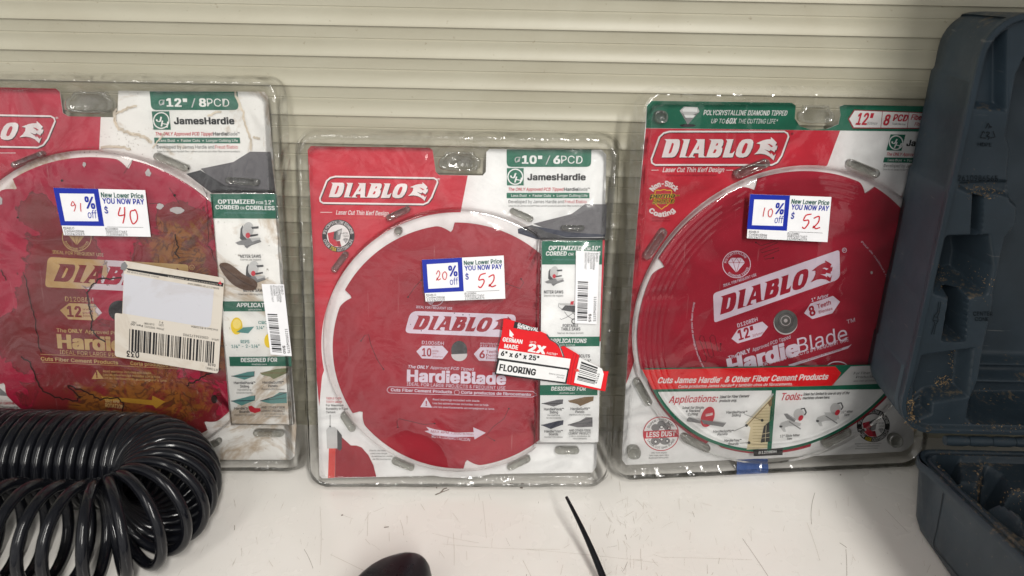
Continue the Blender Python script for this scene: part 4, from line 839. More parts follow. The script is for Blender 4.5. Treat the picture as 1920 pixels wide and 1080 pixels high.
# ================================================================== PACK L (left)
fl, rl = pack((-.5595, .6135, R(1.503), R(11.15), .3466, .4031), 'dirty left pack with amber stains, cracked red blade and cream barcode label')
A = Art(fl, 0); cH = Crop(0, 130, 3.177); cI = Crop(0, 450, 3.177); cJ = Crop(0, 440, 3.177)
card = [(-190, 160), (105, 166), (112, 172), (118, 212), (128, 218), (212, 220), (220, 214), (222, 170), (495, 172), (502, 180), (556, 800), (552, 855), (545, 862), (300, 862), (-190, 866)]
A.base(card, WHITE_D)
A.poly([(-190, 160), (105, 166), (112, 172), (118, 212), (128, 218), (189, 219), (186, 280), (150, 330), (60, 420), (-20, 640), (-190, 700)], RED_D, 1)
cL0 = fl.l(140, 588, 0); 
cl_c = fl.l(214, 582, 0)
logo_box(A, quad_map((-163, 213), (104, 218), (103, 277), (-161, 272)), 3, WHITE, RED_D); A.text('®', 105, 224, 110, 224, 5, WHITE)
A.line(cH((0, 498), (95, 498)), 1, WHITE, 3)
class FL:
    k = 1.05
    def __call__(s, x, y): return ((905 + (x - 477) * .762 + (y - 368) * .075) / 3.177, 130 + (250 + (y - 368) * .782) / 3.177)
jh_block(A, FL(), '12"', '8PCD', WHITE_D, GREEN_D)
A.poly([(540 / 3.177 + 340, 310)] * 0 + cH((1195, 592), (1390, 552), (1490, 490), (1612, 492), (1640, 720), (1330, 700), (1250, 640)), SLATE, 3); A.poly(cH((1110, 622), (1195, 600), (1340, 690), (1640, 722), (1640, 738), (1260, 736)), DGREY, 3)
A.poly(cI((0, 880), (60, 930), (0, 925)), MGREY, 3)
for k, (s, mm) in enumerate((('CHIP TOOTH GRIND', RED), ('Max Life Warranty', BLACK), ('Fiber Cement', BLACK))): A.text(s, *cI.p(-120, 976 + 24 * k), *cI.p((95, 112, 72)[k], 978 + 24 * k), 4.4, mm, .03, .0, 6)
A.polyL([(cl_c[0] + .1585 * math.cos(R(k * 3)), cl_c[1] + .1585 * math.sin(R(k * 3))) for k in range(120)], WHITE_D, 2)
GRIME = ink('pale_brown_grime', (.60, .53, .44), .7, .25); GRIME3 = ink('brown_grime', (.42, .33, .24), .7, .35); GRIME2 = ink('dark_grime', (.16, .11, .08), .7, .3)
rg = random.Random(12)
for P, w_ in (([(690, 230), (685, 300), (715, 355), (790, 385), (860, 400), (915, 440)], 3.2), ([(700, 260), (760, 225), (830, 215)], 2), ([(1400, 130), (1450, 260), (1465, 330), (1495, 420), (1490, 490)], 2.2), ([(1240, 280), (1290, 250), (1330, 255)], 1.6), ([(600, 470), (700, 455), (800, 480)], 2.4), ([(1510, 400), (1560, 415)], 2), ([(980, 380), (940, 430), (905, 480)], 1.4)):
    Q = []
    for a, c in zip(P, P[1:]):
        for j in range(5): tt = j / 5; Q.append((a[0] + (c[0] - a[0]) * tt + rg.uniform(-5, 5), a[1] + (c[1] - a[1]) * tt + rg.uniform(-5, 5)))
    A.line(cH(*Q), w_ * 1.7, GRIME, 7); A.line(cH(*[(x + rg.uniform(-7, 7), y + 5) for x, y in Q]), w_ * 1.0, GRIME, 7.5)
    for k in range(0, len(Q) - 3, 4):
        if rg.random() < .55: A.line(cH(*[(x + rg.uniform(-4, 4), y + rg.uniform(0, 6)) for x, y in Q[k:k + 4]]), w_ * rg.uniform(.15, .45), GRIME3, 8)
for k in range(150):
    x, y = (rg.gauss(760, 110), rg.gauss(430, 45)) if k < 90 else (rg.uniform(320, 620), rg.gauss(480, 12)); r_ = rg.uniform(.25, .9); A.ell(*cH.p(x, y), r_, r_ * rg.uniform(.5, 1), GRIME2, 8, 6)
LEAF = dirty('dried_brown_smear', (.10, .045, .02), .6)
A.build('printed_card', rl)
stain = [(*fl.l(x, y, .004), r_) for x, y, r_ in ((330, 500, .045), (345, 430, .030), (120, 480, .040), (100, 560, .040), (60, 640, .040), (150, 640, .030), (240, 700, .060), (150, 760, .060), (330, 780, .05), (70, 400, .022), (400, 640, .045), (390, 500, .02))]
RB_L = blade_red('amber_stained_red_blade', (.37, .008, .042), stain, amber_spots=[(*fl.l(x, y, .004), r_) for x, y, r_ in ((345, 470, .05), (300, 450, .04), (380, 520, .03), (330, 730, .06), (240, 750, .06), (170, 760, .04), (410, 660, .03))]); BW_L = blade_red('amber_stained_white_print', (.66, .60, .66), [(x, y, r_ * 1.15) for x, y, r_ in stain], True, False)
B = Art(fl, .003); CL = fl.l(214, 582, .003)
B.baseL(blade_outline(CL, .1525, 8, 77, .012), RB_L, .0018)
B.poly(round_poly(cJ((285, 132), (1125, 178), (1110, 352), (268, 312)), [10, 8, 14, 8]), BW_L, 1); logo(B, quad_map((104, 494), (345, 506), (342, 541), (101, 527)), RB_L, BW_L, 2)
B.ring(*cJ.p(1143, 195), 4.5, 4.5, 1, BW_L, 1, 16); B.text('R', *cJ.p(1137, 203), *cJ.p(1150, 204), 4, BW_L)
cx, cy = cJ.p(458, 15); B.ring(cx, cy, 27, 26, 1.4, BW_L, 1, 40); gem(B, cx, cy + 1, 15, BW_L, RB_L, 2); B.arc('POLYCRYSTALLINE', cx, cy, 19, 165, 15, 4.5, BW_L, .02); B.arc('DIAMOND TIPPED', cx, cy, 24.5, 200, 340, 4.5, BW_L, .02, 4, True)
B.text('IDEAL FOR FREQUENT USE', *cJ.p(315, 112), *cJ.p(620, 130), 6, BW_L, .025); B.text('D1208DH', *cJ.p(390, 396), *cJ.p(558, 404), 9, BW_L, .0)
B.poly(cJ((412, 408), (565, 412), (608, 465), (562, 510), (408, 504), (358, 450)), BW_L, 1); B.text('12', *cJ.p(402, 486), *cJ.p(488, 490), 19, RB_L, .05, 0, 2)
for s, y in (('inch', 450), ('pulg', 470), ('305mm', 490)): B.text(s, *cJ.p(495, y), *cJ.p(555, y), 4, RB_L, .01, 0, 2)
B.text('The', *cJ.p(338, 578), *cJ.p(398, 582), 6.5, BW_L, .04); B.text('ONLY', *cJ.p(408, 582), *cJ.p(494, 585), 6.8, BW_L, .055); B.text('Approved PCD Tipped', *cJ.p(508, 586), *cJ.p(830, 602), 6.5, BW_L, .02, .1)
B.text('HardieBlade', *cJ.p(345, 672), *cJ.p(1080, 712), 24, BW_L, .07); B.text('IDEAL FOR LARGE PROJECTS & FREQUENT USE', *cJ.p(358, 710), *cJ.p(1090, 750), 7.5, BW_L, .0)
B.text('Cuts Fiber Cement Products', *cJ.p(245, 748), *cJ.p(706, 772), 6.5, BW_L, .055); B.text('Corta productos de fibrocemento', *cJ.p(778, 775), *cJ.p(1240, 800), 6.5, BW_L, .05); B.line(cJ((240, 712), (690, 732), (1100, 760)), .8, BW_L, 1); B.line(cJ((250, 758), (700, 780), (1080, 800)), .8, BW_L, 1)
B.poly(cJ((578, 804), (618, 858), (546, 860)), BW_L, 1); B.text('!', *cJ.p(574, 850), *cJ.p(584, 850), 11, RB_L, .04, 0, 2)
for k, (s, x1) in enumerate((('Read warnings included with blade.', 905), ('Lea las advertencias incluidas con la hoja.', 958), ('Lire les avertissements accompagnant la lame.', 998))): B.text(s, *cJ.p(616, 818 + 20 * k), *cJ.p(x1, 830 + 23 * k), 4.2, BW_L, .02)
AMB = ink('amber_print', (.36, .19, .02))
B.poly(cJ((600, 962), (905, 985), (908, 958), (985, 995), (930, 1035), (912, 1016), (620, 985)), AMB, 1); B.text('MAX RPM', *cJ.p(630, 998), *cJ.p(712, 1004), 6, BW_L, .03); B.text('ROTATION', *cJ.p(628, 1025), *cJ.p(735, 1036), 7, BW_L, .03)
CRK = ink('dark_crack', (.020, .007, .005), .7, .3)
rc = random.Random(4)
for P, w_ in (([(730, 260), (600, 262), (548, 300), (520, 350), (530, 420), (550, 480), (545, 560), (575, 600), (640, 640)], 2.6), ([(150, 240), (180, 380), (205, 480), (235, 640), (245, 715)], 1.6), ([(130, 725), (185, 760), (210, 850), (260, 930), (350, 972), (450, 992), (480, 970), (405, 905), (420, 898), (520, 940), (600, 980), (700, 965), (740, 1010), (730, 1060)], 2.4), ([(1310, 795), (1240, 828), (1190, 860), (1150, 880), (1100, 900)], 2.6), ([(1040, 0), (1064, 70), (1045, 105), (1075, 150)], 2.2), ([(1235, -250), (1245, 60), (1290, 160), (1330, 200)], 1), ([(5, 210), (30, 240), (38, 278)], 1.6)):
    Q = []
    for a, c in zip(P, P[1:]):
        for j in range(5): tt = j / 5; Q.append((a[0] + (c[0] - a[0]) * tt + rc.uniform(-6, 6), a[1] + (c[1] - a[1]) * tt + rc.uniform(-6, 6)))
    B.line(cJ(*Q), w_, CRK, 6)
for P in ([(795, 535), (765, 580), (740, 620)], [(1010, 705), (1040, 750), (1070, 800)], [(890, 800), (960, 795)], [(1230, 740), (1210, 700)]): B.line(cH(*P), .8, CRK, 6)
for x, y, rx, ry in ((885, 618, 6, 8), (955, 815, 7, 6), (1060, 838, 14, 7), (505, 565, 3.5, 6), (0, 785, 6, 9)): px_, py_ = cH.p(x, y); B.poly([(px_ + rx * rc.uniform(.6, 1.15) * math.cos(k * .57), py_ + ry * rc.uniform(.6, 1.15) * math.sin(k * .57)) for k in range(11)], LGREY, 5)
for x, y, r_ in ((372, 662, 2.5), (1042, 750, 2.6), (108, 882, 2), (1125, 590, 2)): B.ell(*cH.p(x, y), r_, r_, CRK, 6, 10)
B.ell(*cJ.p(1278, 978), 6, 8, CRK, 6, 12)
bl = B.build('saw_blade', rl)
H = Art(fl, .0036); H.ell(224, 582, 20, 19, BLACK, 6, 30); H.build('arbor_hole', bl)
Pn = Art(fl, .0106); Pn.base([(396, 363), (519, 364), (549, 796), (432, 794)], WHITE_D, .0004)
Pn.poly(cH((1253, 742), (1648, 742), (1660, 890), (1268, 888)), GREEN_D, 1); Pn.text('OPTIMIZED', *cH.p(1300, 800), *cH.p(1520, 800), 7.6, WHITE, .045); Pn.text('FOR', *cH.p(1528, 802), *cH.p(1570, 802), 5, WHITE, .03); Pn.text('12"', *cH.p(1578, 804), *cH.p(1632, 804), 7.6, WHITE, .03)
Pn.text('CORDED', *cH.p(1285, 832), *cH.p(1425, 834), 7.4, WHITE, .045); Pn.text('OR', *cH.p(1433, 834), *cH.p(1458, 834), 5, WHITE, .03); Pn.text('CORDLESS', *cH.p(1465, 836), *cH.p(1638, 838), 7.4, WHITE, .045); Pn.text('optimizado para cable e inalámbricas', *cH.p(1338, 858), *cH.p(1588, 860), 3.4, TEAL)
mitre_saw(Pn, *cH.p(1478, 985), 20); Pn.text('MITER SAWS', *cI.p(1432, 105), *cI.p(1556, 105), 5.6, DGREY, .035); Pn.text('Sierras de inglete', *cI.p(1432, 122), *cI.p(1556, 122), 3.4, INKGREY); mitre_saw(Pn, *cI.p(1510, 195), 19); Pn.text('MITER SAWS', *cI.p(1450, 308), *cI.p(1580, 308), 5.6, DGREY, .035); Pn.text('Sierras de inglete', *cI.p(1420, 328), *cI.p(1570, 328), 3.4, INKGREY)
Pn.poly(cI((1325, 365), (1700, 365), (1705, 425), (1332, 425)), GREEN_D, 1); Pn.text('APPLICATIONS', *cI.p(1410, 398), *cI.p(1660, 400), 7.4, WHITE, .045, .1); Pn.text('aplicaciones', *cI.p(1480, 418), *cI.p(1560, 418), 3, WHITE)
Pn.ell(*cI.p(1410, 512), 11, 16, YELLOW, 2, 24); Pn.ell(*cI.p(1412, 500), 8, 9, ink('pale_yellow_print', (.8, .66, .2)), 3, 20); Pn.poly(cI((1408, 548), (1450, 520), (1515, 515), (1480, 555)), TEAL, 4); Pn.ell(*cI.p(1600, 600), 8, 13, YELLOW, 2, 20)
Pn.text('CROSSCUTS', *cI.p(1540, 500), *cI.p(1700, 500), 5.6, TEAL, .035); Pn.text('1/4" - 2-1/4"', *cI.p(1528, 530), *cI.p(1690, 530), 5.6, TEAL, .03); Pn.text('RIPS', *cI.p(1435, 614), *cI.p(1487, 614), 5.8, TEAL, .035); Pn.text('1/4" - 2-1/4"', *cI.p(1380, 642), *cI.p(1548, 640), 5.8, TEAL, .03)
Pn.poly(cI((1365, 695), (1735, 693), (1738, 752), (1370, 752)), GREEN_D, 1); Pn.text('DESIGNED FOR', *cI.p(1435, 726), *cI.p(1652, 724), 7.4, WHITE, .045, .1); Pn.text('diseñado para', *cI.p(1500, 744), *cI.p(1590, 744), 3, WHITE)
class CW:
    def p(s, x, y): return (0 + (1365 + (x - 806) * .735) / 3.177 + (y - 190) * .002, 450 + (752 + (y - 190) * .78) / 3.177)
    def __call__(s, *a): return [s.p(x, y) for x, y in a]
design_grid(Pn, CW(), (TEAL, KHAKI, TEAL, TEAL)); Pn.poly(cI((1480, 990), (1500, 985), (1520, 1000), (1550, 1000), (1555, 1018), (1520, 1030), (1490, 1020)), RED, 5)
Pn.poly(round_poly(cI((1300, 140), (1350, 130), (1400, 160), (1450, 205), (1520, 235), (1540, 265), (1520, 300), (1460, 300), (1390, 270), (1330, 200)), 20, 3), LEAF, 6); Pn.line(cI((1310, 148), (1380, 200), (1450, 250), (1520, 280)), .9, CRK, 7)
Pn.build('info_panel', rl)
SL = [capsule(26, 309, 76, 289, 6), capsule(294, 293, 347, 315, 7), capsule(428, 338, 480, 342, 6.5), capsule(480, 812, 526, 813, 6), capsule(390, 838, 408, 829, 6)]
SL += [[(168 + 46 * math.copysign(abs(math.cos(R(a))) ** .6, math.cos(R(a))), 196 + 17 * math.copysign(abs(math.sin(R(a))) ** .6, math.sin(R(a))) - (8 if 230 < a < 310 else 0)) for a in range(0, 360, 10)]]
bxl = box_of(fl, [(394, 358), (512, 358), (550, 798), (436, 798)], .011)
shell(fl, rl, (.0165, .0125, .0215, .0165), .016, cl_c, .1595, .0122, [(.97, .0122)], bxl, SL, 3)
o = price_sticker(fl, rl, .0132, ((100, 352), (272, 356.5), (282.5, 444), (118, 441)), '91', '40'); o['label'] = 'price sticker with 91 % off and handwritten 40'
bar_sticker(fl, rl, .0132, (cI.p(1558, 262), cI.p(1690, 264), cI.p(1738, 692), cI.p(1612, 682)), '$50', '')
# big cream label
Lb = Art(fl, .0136); f = quad_map(cJ.p(738, 155), cJ.p(1338, 262), cJ.p(1300, 828), cJ.p(690, 722))
Lb.base(round_poly([cJ.p(740, 155), cJ.p(1336, 258), cJ.p(1300, 828), cJ.p(684, 725), cJ.p(684, 466), cJ.p(728, 472)], [1, 7, 6, 6, 4, 1]), LABEL_D, .0005)
Lb.poly(cJ((750, 198), (1332, 288), (1328, 310), (765, 212)), BLACK, 1); Lb.poly(round_poly(cJ((738, 232), (1275, 325), (1255, 556), (732, 468)), [1, 2, 10, 1]), LABELW, 1)
def flip_text(s, x0, y0, x1, y1, h, m_, bl=0): Lb.text(s, *cJ.p(x0, y0), *cJ.p(x1, y1), h, m_, bl)       # upside down: from right to left
flip_text('033', 830, 698, 755, 690, 11, BLACK, .03); flip_text('C00236171902', 1242, 608, 1092, 588, 4.2, BLACK, .01); flip_text('LPN #:', 1305, 622, 1262, 615, 3.6, BLACK); flip_text('Vnd Item #: D1208DH', 1300, 562, 1140, 540, 3.6, BLACK); flip_text('Printer: 5002201', 975, 558, 862, 540, 3.6, BLACK); flip_text('LOC:', 975, 535, 945, 530, 3.6, BLACK); flip_text('P 1', 972, 518, 950, 514, 3.6, BLACK); flip_text('01ECBD', 920, 530, 860, 522, 3.4, BLACK); flip_text('Part: 00', 852, 538, 780, 526, 3.6, BLACK, .02); flip_text('FWA', 812, 518, 785, 514, 3.6, BLACK)
flip_text('STORE:', 1300, 800, 1225, 786, 4, BLACK); flip_text('0628', 1285, 772, 1240, 764, 4.6, BLACK, .02); flip_text('Product: 10/10/2023 3:46:08 AM', 945, 248, 760, 215, 2.8, BLACK); flip_text('DIABLO 12" ST HARDIE SAW', 1305, 316, 1120, 285, 3, BLACK); flip_text('# C00236171902 # 5002201', 1320, 296, 1000, 244, 2.4, LABEL_D)
fb = quad_map(cJ.p(772, 560), cJ.p(1285, 640), cJ.p(1278, 768), cJ.p(768, 690)); barcode(Lb, fb, 0, 1, 0, 1, BLACK, 21, 62)
Lb.poly(cJ((1300, 292), (1312, 274), (1322, 296)), RED, 2); Lb.poly(cJ((718, 205), (725, 172), (745, 160), (762, 185), (745, 215)), MGREY, 2)
o = Lb.build('shipping_label', rl); o['label'] = 'soiled cream barcode label stuck on upside down'

# ================================================================== HOSE
m, t, b = nm('black_glossy_polyurethane'); b.inputs['Base Color'].default_value = (.006, .0065, .009, 1); b.inputs['Roughness'].default_value = .2; v = objco(t)
t.links.new(ramp(t, noise_n(t, 60, 4, .6, v), [(.35, (.10,) * 3), (.7, (.26,) * 3)]), b.inputs['Roughness']); bump(t, b, noise_n(t, 120, 3, .5, v), .08, .001); b.inputs['Specular IOR Level'].default_value = .36; HOSE = m
def hose():
    D, rt_ = .0432, .0049; zc = D + rt_ + .0003; ar = .0505; xc, yc = -.366, .5225
    # centre line by arc length: back arm (towards +x), half turn, front arm (towards -x)
    LB = .36; LA = math.pi * ar
    def cl(s):
        if s < LB: return Vector((xc - LB + s, yc + ar, zc)), Vector((1, 0, 0))
        if s < LB + LA:
            a = (s - LB) / ar; return Vector((xc + ar * math.sin(a), yc + ar * math.cos(a), zc)), Vector((math.cos(a), -math.sin(a), 0))
        u = s - LB - LA; k = .10
        return Vector((xc - u, yc - ar - .10 * u * 0, zc)), Vector((-1, 0, 0))
    P = []; s = 0; th = 0.0; ds = .00028
    total = LB + LA + .30
    while s < total:
        pitch = .0104 if s < LB else (.0092 if s < LB + LA * .35 else .0092 + min(1, (s - LB - LA * .35) / .12) * .0115)
        D_ = D * (1 + .022 * noise.noise((th * .17, 3.1, 0))) - .0006; c, tan = cl(s); c = c + Vector((0, 0, .0012 * noise.noise((th * .11, 7.7, 0)) - .0004)); side = tan.cross(Vector((0, 0, 1)))
        P.append(c + D_ * (math.cos(th) * side + math.sin(th) * Vector((0, 0, 1)))); dth = 2 * math.pi / 36; th += dth; s += pitch / 36
    return P, rt_
P, rt_ = hose()
def tube(P, r_, n=10, cap=True):
    V, F = [], []; N = len(P); up_ = Vector((0, 0, 1))
    nrm = None
    for i_, p in enumerate(P):
        d = (P[min(i_ + 1, N - 1)] - P[max(i_ - 1, 0)]).normalized()
        if nrm is None: nrm = d.orthogonal().normalized()
        nrm = (nrm - d * nrm.dot(d)).normalized(); bn = d.cross(nrm); rr = r_(i_ / (N - 1)) if callable(r_) else r_
        for k in range(n): a = 2 * math.pi * k / n; V.append(p + rr * (math.cos(a) * nrm + math.sin(a) * bn))
    for i_ in range(N - 1):
        for k in range(n): F.append((i_ * n + k, i_ * n + (k + 1) % n, (i_ + 1) * n + (k + 1) % n, (i_ + 1) * n + k))
    if cap: F.append(tuple(range(n))[::-1]); F.append(tuple((N - 1) * n + k for k in range(n)))
    return V, F
V, F = tube(P, rt_, 12)
o = mesh_obj('coiled_hose', V, F, HOSE, None, None, True); setp(o, 'glossy black coiled air hose bent back on itself on the cream shelf', 'hose')

# ================================================================== small foreground things
m, t, b = nm('black_soft_plastic'); v = objco(t); b.inputs['Specular IOR Level'].default_value = .3; b.inputs['Base Color'].default_value = (.006, .006, .008, 1)
t.links.new(ramp(t, noise_n(t, 50, 4, .6, v), [(.35, (.25,) * 3), (.7, (.5,) * 3)]), b.inputs['Roughness']); SOFT = m
# rounded handle end lying on the shelf
V, F = [], []
top = [(-.0, .018), (.018, .034), (.040, .046), (.075, .053), (.12, .056), (.17, .055)]
secs = [(.0, .013, .020, .040), (.003, .018, .030, .046), (.012, .022, .044, .0485), (.028, .0255, .050, .050), (.05, .028, .055, .051), (.10, .029, .058, .046), (.16, .029, .058, .044), (.20, .028, .056, .040)]
c0 = on_z(765, 1034, .046)
smooth_ = lambda q: min(1, q / .02)
for (d, hw, hh, hz) in secs:
    for k in range(20):
        a = 2 * math.pi * k / 20; ca, sa = math.cos(a), math.sin(a)
        x = hw * math.copysign(abs(ca) ** .75, ca); z = hz / 2 * (1 + math.copysign(abs(sa) ** .75, sa)) 
        V.append((c0.x - .002 + x * 1.12 - d * .12 - (.012 * smooth_(d) if ca < 0 else 0) - (hw * .35 * (1 + sa) * .5 if ca < 0 else 0) * 0, c0.y + .004 - d, .0004 + z * (1.0 if ca > -.3 else .93)))
for i_ in range(len(secs) - 1):
    for k in range(20): F.append((i_ * 20 + k, (i_ + 1) * 20 + k, (i_ + 1) * 20 + (k + 1) % 20, i_ * 20 + (k + 1) % 20))
F.append(tuple(range(20))); F.append(tuple(7 * 20 + k for k in range(20))[::-1])
o = mesh_obj('hand_tool', V, F, SOFT, None, None, True); fix_normals(o); setp(o, 'rounded end of a black hand tool lying on the shelf at the bottom edge', 'hand tool')
sub = o.modifiers.new('sub', 'SUBSURF'); sub.levels = sub.render_levels = 1
tip = on_z(1062, 932, .040); foot = on_z(1152, 1140, .003)
Pn_ = [tip.lerp(foot, k / 16) + Vector((.0012 * math.sin(k / 16 * 3.1), 0, .003 * math.sin(k / 16 * math.pi))) for k in range(17)]
V, F = tube(Pn_, lambda u: .0015 + .0023 * u, 10); o = mesh_obj('cable_tie', V, F, SOFT, None, None, True); setp(o, 'thin black tapering tie end sticking up in front of the middle pack', 'cable tie')

# ================================================================== TOOL CASE
def case_mat(name, base):
    m, t, b = nm(name); v = objco(t); b.inputs['Specular IOR Level'].default_value = .4
    cc = ramp(t, noise_n(t, 14, 5, .6, v), [(.3, tuple(x * .75 for x in base)), (.7, tuple(x * 1.2 for x in base))])
    dust = noise_n(t, 230, 4, .7, v); big = noise_n(t, 16, 4, .6, v, .8)
    geo = add(t, 'ShaderNodeNewGeometry'); sp = add(t, 'ShaderNodeSeparateXYZ'); t.links.new(geo.outputs['Normal'], sp.inputs[0])
    ups = math_n(t, 'MULTIPLY_ADD', sp.outputs[2], .10, .0)
    k = math_n(t, 'ADD', math_n(t, 'MULTIPLY', dust, .62), math_n(t, 'ADD', math_n(t, 'MULTIPLY', big, .48), ups))
    cc = mixc(t, ramp(t, k, [(.675, (0, 0, 0)), (.75, (.5, .5, .5)), (.85, (.85, .85, .85))]), cc, (.22, .165, .10))
    mp = add(t, 'ShaderNodeMapping'); mp.inputs['Rotation'].default_value = (.3, .2, .4); mp.inputs['Scale'].default_value = (25, 25, 300); t.links.new(v, mp.inputs[0])
    s = noise_n(t, 1, 3, .6, mp.outputs[0]); cc = mixc(t, ramp(t, s, [(.69, (0, 0, 0)), (.76, (.35, .35, .35))]), cc, (.30, .30, .28))
    cc = mixc(t, ramp(t, noise_n(t, 3.2, 3, .5, v), [(.4, (0, 0, 0)), (.75, (.10, .10, .10))]), cc, (.20, .19, .17))
    t.links.new(cc, b.inputs['Base Color']); t.links.new(ramp(t, noise_n(t, 30, 4, .6, v), [(.3, (.34,) * 3), (.7, (.58,) * 3)]), b.inputs['Roughness'])
    bump(t, b, noise_n(t, 300, 2, .5, v), .08, .0006); return m
CASE = case_mat('blue_grey_case_plastic', (.031, .050, .068)); CASE2 = case_mat('dark_case_plastic', (.024, .039, .054))
EMB = ink('embossed_dark_edge', (.012, .018, .024), .6)
root = empty('tool_case', 'open dusty blue grey plastic tool case standing in the right corner', 'tool case', Matrix.Translation((.39, .58, 0)))
RI = root.matrix_world.inverted()
X0, X1, ZB, ZT, RC = .3675, .72, .0985, .4705, .034
LY, LK = .575, .095
def lidpt(x, z, d): return RI @ Vector((x, LY + LK * (z - .1) + d, z))
def onlid(x, y, d=0):
    q = ray(x, y); t_ = (LY + d + LK * (CAM_H - .1)) / (q.y - LK * q.z); p = CAM + q * t_; return (p.x, p.z)
def smooth(e0, e1, x):
    t_ = max(0, min(1, (x - e0) / (e1 - e0))); return t_ * t_ * (3 - 2 * t_)
def sd_poly(p, P):
    d = 1e9; s = 1; n = len(P)
    for i_ in range(n):
        a = P[i_]; c = P[i_ - 1]; ex, ey = c[0] - a[0], c[1] - a[1]; wx, wy = p[0] - a[0], p[1] - a[1]
        t_ = max(0, min(1, (wx * ex + wy * ey) / (ex * ex + ey * ey + 1e-12))); bx, by = wx - ex * t_, wy - ey * t_; d = min(d, bx * bx + by * by)
        c1_, c2_, c3_ = p[1] >= a[1], p[1] < c[1], ex * wy > ey * wx
        if (c1_ and c2_ and c3_) or (not c1_ and not c2_ and not c3_): s = -s
    return s * math.sqrt(d)
def sd_rr(x, z, x0, z0, x1, z1, r_):
    cx, cz = (x0 + x1) / 2, (z0 + z1) / 2; qx, qz = abs(x - cx) - (x1 - x0) / 2 + r_, abs(z - cz) - (z1 - z0) / 2 + r_
    return math.hypot(max(qx, 0), max(qz, 0)) + min(max(qx, qz), 0) - r_
# outer shell of the lid
NOUT = 720; V, F = [], []
out = resample(rrect(X0, ZB, X1, ZT, RC, 12), NOUT)
STEPS = [(.470, .418, .000), (.418, .330, .0024), (.330, .228, .0045), (.228, .165, .0052), (.165, .09, .0066)]
prof = [(0.0, .0), (-.0006, .0016), (.0002, .004), (.0006, .010), (.0012, .012), (.0030, .060), (.0045, .078), (.010, .085), (.016, .0865)]
for (ins_, d) in prof:
    sc = ins_
    for (x, z) in out:
        cx = min(max(x, X0 + RC), X1 - RC); cz = min(max(z, ZB + RC), ZT - RC); n_ = Vector((x - cx, z - cz)); n_ = n_.normalized() if n_.length > 1e-6 else Vector((0, 0))
        xx, z2 = x - n_.x * sc, z - n_.y * sc
        if x < X0 + .02 and d > .010:
            st = 0; 
            for (zt_, zb_, s_) in STEPS: st = max(st, s_ * smooth(zt_ + .0010, zt_ - .0010, z)) 
            xx -= (st * .95 - .0034)
        V.append(lidpt(xx, z2, d))
for i_ in range(len(prof) - 1):
    for k in range(NOUT): F.append((i_ * NOUT + k, i_ * NOUT + (k + 1) % NOUT, (i_ + 1) * NOUT + (k + 1) % NOUT, (i_ + 1) * NOUT + k))
F.append(tuple((len(prof) - 1) * NOUT + k for k in range(NOUT)))
# inner relief of the lid
def Lp(*P): return [onlid(x, y, .006) for x, y in P]
CAV = Lp((2300, 100), (1925, 112), (1912, 140), (1902, 195), (1893, 253), (1901, 275), (1896, 320), (1900, 372), (1914, 384), (1911, 423), (1890, 447), (1879, 500), (1869, 548), (1869, 566), (1850, 649), (1840, 711), (1823, 752), (1819, 781), (1836, 803), (2300, 803))
CAVD = .052
PK = [  # pocket outline, depth, edge softness
    (Lp((1812, 200), (1884, 206), (1886, 46), (1850, 60)), .012, .004),                         # recess at the top
    (Lp((1797, 352), (1826, 366), (1868, 362), (1893, 370), (1899, 340), (1866, 338), (1800, 342)), .006, .003),
    (Lp((1826, 366), (1842, 370), (1838, 438), (1822, 440)), .030, .004),
    (Lp((1778, 448), (1848, 446), (1856, 500), (1846, 548), (1790, 556), (1757, 546), (1768, 470)), .046, .009),
    (Lp((1782, 552), (1812, 552), (1806, 638), (1768, 636)), .058, .004),
    (Lp((1730, 668), (1822, 655), (1812, 742), (1750, 752), (1712, 782), (1715, 720)), .018, .005),
    (Lp((1730, 678), (1756, 674), (1744, 776), (1712, 788), (1716, 740)), .014, .004)]
def lid_h(x, z):
    de = -sd_rr(x, z, X0, ZB, X1, ZT, RC)
    h = .0052 * smooth(.0035, .0065, de) + .0016 * math.exp(-((de - .0028) / .0008) ** 2) * -1
    if de > .008:
        for P_, dep, so in PK:
            sd = sd_poly((x, z), P_); h = max(h, .0052 + dep * smooth(so * .5, -so, sd)) if sd < so else h
        sd = sd_poly((x, z), CAV)
        if sd < .012:
            c_ = .0052 + CAVD * smooth(.0045, -.009, sd); h = max(h, c_)
    # ribs in the floor of the cavity near the bottom
    if h > .05:
        for zr in (.128, .146): h -= .012 * math.exp(-((z - zr) / .004) ** 2)
    return h
NX, NZ = 220, 460; base0 = len(V)
for j in range(NZ + 1):
    z = ZB + (ZT - ZB) * j / NZ
    dz = max(0, ZB + RC - z, z - (ZT - RC)); xl = X0 + RC - math.sqrt(max(0, RC * RC - dz * dz))
    for i_ in range(NX + 1):
        s = i_ / NX; s = s ** 2.2 * .75 + s * .25; x = xl + (X1 - xl) * s
        V.append(lidpt(x, z, max(.0, lid_h(x, z))))
for j in range(NZ):
    for i_ in range(NX): a = base0 + j * (NX + 1) + i_; F.append((a, a + 1, a + NX + 2, a + NX + 1))
lid = mesh_obj('lid', V, F, CASE, root); auto_smooth(lid, 48)
